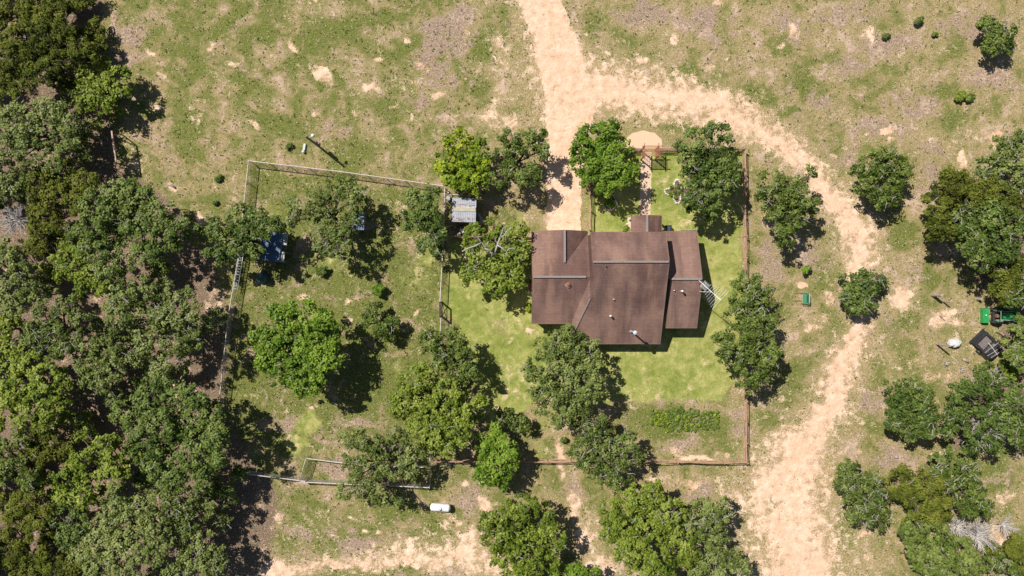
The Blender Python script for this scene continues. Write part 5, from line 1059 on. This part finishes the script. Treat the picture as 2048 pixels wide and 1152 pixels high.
# tractor
M_tg = simple('tractor_green', (.012, .20, .055), (.03, .30, .085), 4, .35, bmp=.02, spec=.5)
M_ty = simple('tire_rubber', (.02, .02, .02), (.05, .05, .05), 8, .9, bmp=.4)
M_seat = simple('brown_seat', (.16, .07, .06), (.26, .12, .09), 8, .7)
M_lg = simple('dull_green_grey', (.10, .20, .13), (.17, .28, .2), 6, .6)
tx = root('tractor', tuple(P(1995, 633)), 'green tractor with a wide green box on its left end, at the right edge', 'tractor')
tc3 = P(1995, 631)
def q3(x, y, z): return Vector((tc3.x + x, tc3.y + y, z))
def hood():
    vs = []; fs = []; n = 12; secs = [(-.45, .34, .95, 1.25), (-.2, .40, .85, 1.36), (.5, .40, .8, 1.36), (.95, .36, .8, 1.30), (1.12, .22, .85, 1.18)]
    for x, hw, zl, zt in secs:
        for k in range(n + 1):
            a = math.pi * k / n; vs.append(q3(x + .05, hw * math.cos(a) * (1.0), zl + (zt - zl) * math.sin(a) ** .6))
    for i in range(len(secs) - 1):
        for k in range(n): fs.append((i * (n + 1) + k, i * (n + 1) + k + 1, (i + 1) * (n + 1) + k + 1, (i + 1) * (n + 1) + k))
    fs.append(tuple(range(n + 1))); fs.append(tuple(4 * (n + 1) + k for k in range(n, -1, -1)))
    m = MB(); m.add(vs, fs); return m
hood().build('hood', M_tg, tx, smooth=True)
mb = MB(); mb.box(q3(.1, 0, .65), (2.1, .5, .4)); mb.box(q3(-.8, 0, .62), (.5, 1.0, .3)); mb.build('chassis', M_dark, tx)
for s in (-1, 1):
    mb = MB(); mb.lathe(q3(-.55, s * .74, .58), [(.22, -.15), (.52, -.17), (.58, -.1), (.58, .1), (.52, .17), (.22, .15)], 24, 'y'); wh = mb.build('wheel', M_ty, tx, smooth=False)
    mb = MB(); mb.lathe(q3(-.55, s * .74, .58), [(.06, -.12), (.28, -.155), (.28, .155), (.06, .12)], 18, 'y'); mb.build('rim', simple('yellow_rim', (.5, .38, .03), (.6, .46, .05), 5), wh)
    mb = MB(); mb.lathe(q3(.85, s * .62, .34), [(.12, -.1), (.3, -.11), (.34, -.06), (.34, .06), (.3, .11), (.12, .1)], 20, 'y'); mb.build('wheel', M_ty, tx)
    mb = MB(); mb.beam(q3(-1.0, s * .56, 1.16), q3(-.15, s * .56, 1.16), .26, .05); mb.beam(q3(-.15, s * .5, 1.16), q3(.05, s * .45, .8), .2, .05); mb.build('fender', M_lg, tx)
    mb = MB(); mb.tube([q3(-.35, s * .46, .9), q3(.6, s * .52, 1.15), q3(1.6, s * .52, .55)], [.07, .07, .06], 6); mb.build('loader_arm', M_lg, tx)
mb = MB(); mb.box(q3(-.72, 0, .98), (.45, .44, .14)); mb.box(q3(-.95, 0, 1.15), (.12, .44, .36)); mb.build('seat', M_seat, tx, bevel=.04)
mb = MB(); mb.lathe(q3(-.35, 0, 1.3), [(.19, 0), (.2, .02), (.19, .04), (.16, .02)], 18); mb.build('steering_wheel', M_black, tx)
mb = MB(); mb.tube([q3(-1.05, -.6, .9), q3(-1.08, -.6, 2.1), q3(-1.08, .6, 2.1), q3(-1.05, .6, .9)], .05, 6); mb.build('roll_bar', M_lg, tx)
mb = MB()
w_ = P(1964.5, 0).x; ya, yb = P(0, 616.5).y, P(0, 645).y; ym = (ya + yb) / 2; yl = abs(ya - yb)
mb.box((w_, ym, .62), (.62, yl, .08), 0, (.15, 0)); mb.box((w_ - .3, ym, .38), (.06, yl, .5)); mb.box((w_ + .3, ym, .45), (.06, yl, .5))
for s in (-1, 1): mb.box((w_, ym + s * yl / 2, .4), (.7, .06, .58))
mb.build('rear_box', M_tg, tx, bevel=.02)
mb = MB(); mb.lathe((w_, ym + .05, .67), [(.07, 0), (.07, .05), (.02, .07)], 12); mb.build('hub_cap', M_white, tx)
for s in (-1, 1): mb = MB(); mb.beam((w_ + .3, ym + s * .4, .55), q3(-1.0, s * .35, .6), .07, .07); mb.build('hitch_link', M_dark, tx)
mb = MB(); mb.box(q3(1.85, 0, .45), (.4, 1.5, .5)); mb.build('loader_bucket', M_tg, tx, bevel=.04)

# planter ring below the lime tree
pr_ = root('planter', tuple(P(994, 813)), 'round cream planter with brown soil in the lower yard shade', 'planter')
mb = MB(); mb.lathe(P(993.5, 813), [(.20, .02), (.24, .1), (.26, .42), (.25, .45), (.2, .44), (.19, .34)], 20); mb.build('pot', simple('cream_clay', (.58, .48, .30), (.72, .62, .42), 6), pr_)
mb = MB(); mb.lathe(P(993.5, 813), [(.185, .30), (.185, .37), (.01, .38)], 16); mb.build('soil', simple('soil', (.09, .05, .03), (.16, .1, .06), 9), pr_)
# clutter near the metal roofed shed
M_red = simple('faded_red', (.35, .05, .04), (.5, .1, .08), 6, .6)
rg = root('cable_spool', tuple(P(897, 397)), 'round pale wooden spool left of the metal roofed shed', 'spool')
mb = MB(); mb.lathe(P(897.5, 397), [(.05, .38), (.28, .38), (.28, .42), (.05, .42)], 20); mb.build('flange', M_pale, rg)
mb = MB(); mb.lathe(P(897.5, 397), [(.14, .02), (.14, .38), (.1, .38)], 14); mb.build('core', M_rust, rg); mb = MB(); mb.lathe(P(897.5, 397), [(.05, .0), (.28, .0), (.28, .04), (.05, .04)], 20); mb.build('flange', M_pale, rg)
log('long pale board lying above the metal roofed shed', 899, 389, 930, 391, .06, M_deadw, 'board', 'board')
log('grey leaning log right of the metal roofed shed', 956, 428, 966, 448, .17, M_deadw)
jk = [('white plastic tub below the metal roofed shed', 927, 465, 3.4, 3, .35, M_white), ('blue plastic tub in the shade below the metal roofed shed', 922, 455, 4, 4, .4, simple('blue_plastic', (.03, .1, .16), (.05, .16, .25), 5, .4)),
      ('pale cardboard heap below the metal roofed shed', 934, 464, 3.6, 3, .3, M_pale), ('yellowish bucket below the metal roofed shed', 920, 467, 2.4, 3, .4, M_clear), ('pinkish heap of junk above the metal roofed shed', 939, 393, 4, 3.4, .5, M_pinkw), ('white scrap on the ground at the wire fence corner', 897, 384, 2.5, 3.5, .3, M_white), ('small white scrap at the end of the yard fence by the yellow-green tree', 901, 372, 1.8, 1.6, .3, M_white), ('brown sack in the dark strip left of the metal roofed shed', 902, 452, 3, 3, .3, M_log)]
for k, (lab, x, y, a, b, h, m_) in enumerate(jk): lump('scrap_heap' if k in (2, 4, 5, 6) else ('sack' if k == 7 else 'plastic_tub'), x, y, a, b, h, m_, lab, 'scrap' if k in (2, 4, 5, 6) else ('sack' if k == 7 else 'tub'), 40 + k, .14, n=14, m=5, power=.35)
# red thing and gas bottle by the left wall
e = root('wheelbarrow', tuple(P(1060, 572)), 'small red wheelbarrow tray against the left wall of the house', 'wheelbarrow')
mb = MB(); mb.box(P(1060.5, 572) + Vector((0, 0, .55)), (.5, .75, .22)); mb.build('tray', M_red, e, bevel=.06)
mb = MB(); mb.lathe(P(1060.5, 565) + Vector((0, 0, .2)), [(.05, -.04), (.19, -.05), (.2, 0), (.19, .05), (.05, .04)], 14, 'x'); mb.build('wheel', M_black, e)
for s in (-1, 1): mb = MB(); mb.beam(P(1060.5 + s * 3, 568) + Vector((0, 0, .4)), P(1060.5 + s * 4, 588) + Vector((0, 0, .55)), .04, .04); mb.build('handle', M_white, e)
# garden seat frame below the leafy tree
e = root('garden_bench', tuple(P(940, 540)), 'white metal garden bench half hidden under the leafy tree beside the house', 'bench')
mb = MB()
for k in range(5): y = 533 + k * 3.2; mb.beam(P(924, y) + Vector((0, 0, .45)), P(955, y + .4) + Vector((0, 0, .45)), .06, .03)
mb.build('seat', M_white, e)
MB().beam(P(923, 548) + Vector((0, 0, .85)), P(956, 548.6) + Vector((0, 0, .85)), .07, .07).build('backrest', M_white, e)
for x in (924, 954):
    for y, z in ((534, .45), (548, .85)): MB().beam(P(x, y), P(x, y) + Vector((0, 0, z)), .05, .05).build('leg', M_white, e)
# sprinkler on the left lawn
sp = root('sprinkler', tuple(P(970, 616)), 'small dark sprinkler stake on the lawn left of the house', 'sprinkler')
MB().tube([P(970, 616), P(970, 616) + Vector((0, 0, .55))], .03, 6).build('stake', M_dark, sp); MB().beam(P(967, 615.5) + Vector((0, 0, .56)), P(973, 616) + Vector((0, 0, .56)), .05, .05).build('head', M_dark, sp)
# mailbox-like marker stakes
for lab, x, y, hh in [('small orange topped stake left of the oak by the wire fence corner', 805.5, 386.5, .8), ('small black topped stake in the shade right of the bright green tree', 777, 793, .9)]:
    e = root('garden_stake', tuple(P(x, y)), lab, 'stake'); MB().tube([P(x, y), P(x, y) + Vector((0, 0, hh))], .035, 6).build('rod', M_dark, e); mb = MB(); mb.lathe(P(x, y) + Vector((0, 0, hh)), [(.02, 0), (.09, .04), (.07, .12), (.02, .14)], 10); mb.build('knob', M_clear if x > 800 else M_dark, e)

# ------------------------------------------------------------------ flower beds with pale stone edging
M_stone = simple('white_edging_stone', (.48, .45, .42), (.70, .67, .63), 6, .85, bmp=.3)
M_soil = simple('bed_soil', (.10, .06, .04), (.20, .13, .09), 8, .95, bmp=.4)
def leaf_patch(name, pts, kind, parent, seed, per=14, r=(.12, .25), size=.15, z=.15, origin=None, tb=0.):
    rng = np.random.RandomState(seed); c = np.array([(P(x, y).x, P(x, y).y, z) for x, y in pts]); n = len(c)
    c[:, 2] += rng.rand(n) * .15; nn = np.zeros((n, 3)); nn[:, 2] = 1
    co, f, tt = leaves(c, r[0] + (r[1] - r[0]) * rng.rand(n), nn, np.clip(.5 + tb + .2 * rng.randn(n), 0, 1), per, size, 1.3, rng)
    og = parent['_o'] if parent else (origin or (0, 0, 0)); o = np_mesh(name, co, f, LM[kind], tint=tt, origin=tuple(og))
    if parent: o.parent = parent
    else: o.location = og
    return o
def bed(label, outline, kinds, seed, inner):
    r = random.Random(seed); cx = sum(p[0] for p in outline) / len(outline); cy = sum(p[1] for p in outline) / len(outline)
    e = root('flower_bed', tuple(P(cx, cy)), label, 'flower bed'); mb = MB(); v = [P(x, y) for x, y in outline]
    mb.add([(p.x, p.y, .06) for p in v] + [(P(cx, cy).x, P(cx, cy).y, .1)], [(i, (i + 1) % len(v), len(v)) for i in range(len(v))]); mb.build('soil', M_soil, e)
    per = 0
    for i in range(len(outline)):
        a, b = outline[i], outline[(i + 1) % len(outline)]; d = math.hypot(b[0] - a[0], b[1] - a[1]); n = max(1, round(d / 3.6))
        for k in range(n):
            x = a[0] + (b[0] - a[0]) * (k + r.random() * .4) / n; y = a[1] + (b[1] - a[1]) * (k + r.random() * .4) / n
            c = P(x + r.uniform(-.4, .4), y + r.uniform(-.4, .4)); mb = MB(); s = r.uniform(.09, .15); nn = 7
            ph = r.random() * 6; mb.add([(c.x + s * (1 + .2 * math.sin(3 * q + ph)) * math.cos(q * 6.283 / nn), c.y + s * (1 + .2 * math.sin(2 * q + ph)) * math.sin(q * 6.283 / nn), .02) for q in range(nn)] + [(c.x + s * .75 * math.cos(q * 6.283 / nn), c.y + s * .75 * math.sin(q * 6.283 / nn), .14 + .05 * r.random()) for q in range(nn)], [(q, (q + 1) % nn, nn + (q + 1) % nn, nn + q) for q in range(nn)] + [tuple(nn + q for q in range(nn))])
            mb.build('edging_stone', M_stone, e)
    rng = np.random.RandomState(seed)
    for j, (kd, num, x, y, rad, sz) in enumerate(kinds):
        a = rng.rand(num) * 6.283; q = np.sqrt(rng.rand(num)) * rad; leaf_patch('plant', list(zip(x + q * np.cos(a), y + q * np.sin(a))), kd, e, seed + j, size=sz)
    return e
out1 = [(1219 + 13 * math.cos(t) * (1 + .08 * math.sin(3 * t)), 404.5 + 16 * math.sin(t)) for t in [k * 6.283 / 20 for k in range(20)]]
bed('oval flower bed ringed with pale stones at the shadow edge of the front lawn', out1, [('lime', 30, 1216, 402, 10, .16), ('green', 12, 1219, 408, 8, .16)], 61, None)
out2 = []
for k in range(28):
    t = k * 6.283 / 28; rad = 16 + 7.5 * math.cos(4 * t + .4); out2.append((1354 + rad * math.cos(t + .1) * 1.08, 383 + rad * math.sin(t + .1) * 1.02))
bed('clover shaped flower bed ringed with pale stones on the right front lawn', out2, [('oak', 20, 1350, 386, 13, .16), ('lime', 8, 1343, 382, 7, .14), ('grey', 12, 1358, 375, 9, .14)], 62, None)
out3 = [(1244, 461), (1246, 455), (1252, 449), (1260, 446), (1264, 446), (1264, 461)]
bed('narrow curved flower bed against the left side of the porch', out3, [('lime', 8, 1256, 456, 6, .14)], 63, None)
# stone strip along the right front wall
e = root('stone_edging', tuple(P(1370, 462)), 'short row of pale stones along the front wall of the right wing', 'stone edging')
for k in range(9): c = P(1362 + k * 4.4, 460 + rr.uniform(-.5, .5)); mb = MB(); mb.box(c + Vector((0, 0, .07)), (rr.uniform(.18, .26), rr.uniform(.1, .14), .1), rr.uniform(-.3, .3)); mb.build('stone', M_log, e, bevel=.02)
# curled pale hose or statue under the front yard oak
e = root('garden_swing', tuple(P(1450, 375)), 'white metal garden swing half hidden in the shade of the front yard oak', 'swing')
MB().beam(P(1450, 362) + Vector((0, 0, 1.7)), P(1452, 384) + Vector((0, 0, 1.7)), .1, .1).build('top_bar', M_white, e)
for y in (362, 384):
    for dx in (-6, 6): MB().beam(P(1450 + dx, y), P(1451, y) + Vector((0, 0, 1.7)), .05, .05).build('leg', M_white, e)
MB().box(P(1450, 373) + Vector((0, 0, .5)), (.45, 1.0, .05)).build('seat', M_white, e)

# ------------------------------------------------------------------ ground cover one cannot count
rng = np.random.RandomState(77); pts = []
while len(pts) < 400:
    x = rng.uniform(1300, 1436); y = rng.uniform(816, 862)
    if y < 818 + 4 * math.sin(x / 13) or (x > 1400 and y < 822) or (x > 1395 and y > 858) or (x < 1330 and y > 850): continue
    if rng.rand() < .2 + .8 * vnoise(np.array([x]), np.array([y]), 16, 5)[0]: pts.append((x, y))
o = leaf_patch('weed_bed', pts, 'weedbed', None, 5, per=14, r=(.10, .22), size=.14, z=.06, origin=tuple(P(1367, 840))); tag(o, 'rectangular patch of dark green weeds on the lower right lawn', 'weed patch', kind='stuff')
pts = [(x, y) for x, y in pts if ((x < 1335) and rng.rand() < .5) or (rng.rand() < .12)]
o = leaf_patch('yellow_weeds', pts, 'yellow', None, 6, per=8, r=(.1, .22), size=.15, z=.22, origin=tuple(P(1367, 840))); tag(o, 'yellow-green leafy weeds scattered over the weed patch, thickest at its left end', 'weeds', kind='stuff')
# grass tufts: real blades over the rough pasture, thin on bare soil
def tufts(name, n, seed, label, size, kind, want):
    rng = np.random.RandomState(seed); X = rng.uniform(-30, 2078, n); Y = rng.uniform(-30, 1182, n)
    mk = masks(X, Y); sand, lush, green, dry, red, litter = mk; keep = want(sand, lush, green, dry, litter, rng.rand(n))
    inh = (X > 1060) & (X < 1400) & (Y > 432) & (Y < 700); pth = (X > 1245) & (X < 1330) & (Y > 255) & (Y < 440); drv = (X > 1092) & (X < 1162) & (Y > 300) & (Y < 470)
    keep &= ~(inh | pth | drv); X = X[keep]; Y = Y[keep]; c = np.stack([(X - 1024) * S, (576 - Y) * S, np.full_like(X, .03)], 1); m = len(c)
    k = 3; C3 = np.repeat(c, k, 0); a = rng.rand(m * k) * 6.283; s = size * (.5 + rng.rand(m * k)); C3[:, :2] += rng.randn(m * k, 2) * size * .4
    d = np.stack([np.cos(a), np.sin(a), np.zeros_like(a)], 1); u = np.stack([-np.sin(a), np.cos(a), np.zeros_like(a)], 1)
    w_ = (s * .28)[:, None]; hgt = (s * rng.uniform(.25, .8, m * k))[:, None]
    p0 = C3 - u * w_; p1 = C3 + u * w_; p2 = C3 + u * w_ * .6 + d * s[:, None] * .7 + np.array([0, 0, 1]) * hgt; p3 = C3 - u * w_ * .6 + d * s[:, None] * .7 + np.array([0, 0, 1]) * hgt
    co = np.stack([p0, p1, p2, p3], 1).reshape(-1, 3); f = np.arange(len(co)).reshape(-1, 4)
    o = np_mesh(name, co, f, LM[kind], tint=np.clip(.55 + .25 * rng.randn(len(f)), 0, 1)); return tag(o, label, 'grass', kind='stuff')
LM['straw'] = leaf_mat('straw_blades', (.20, .16, .08), (.36, .30, .17), (.56, .48, .30), .15, .9)
LM['weed'] = leaf_mat('weed_blades', (.045, .07, .015), (.10, .125, .03), (.19, .20, .06), .2, .8)
tufts('dry_grass', 30000, 1, 'straw coloured dry grass over the open pasture', .13, 'straw', lambda s, l, g, d, t, r: (r < (.25 + .6 * d) * (1 - l)) & (s < .6) & (t < .5))
tufts('weeds', 30000, 2, 'green weeds and grass tufts scattered over the pasture', .15, 'weed', lambda s, l, g, d, t, r: (r < .1 + .5 * g) & (s < .55) & (l < .5) & (t < .6))
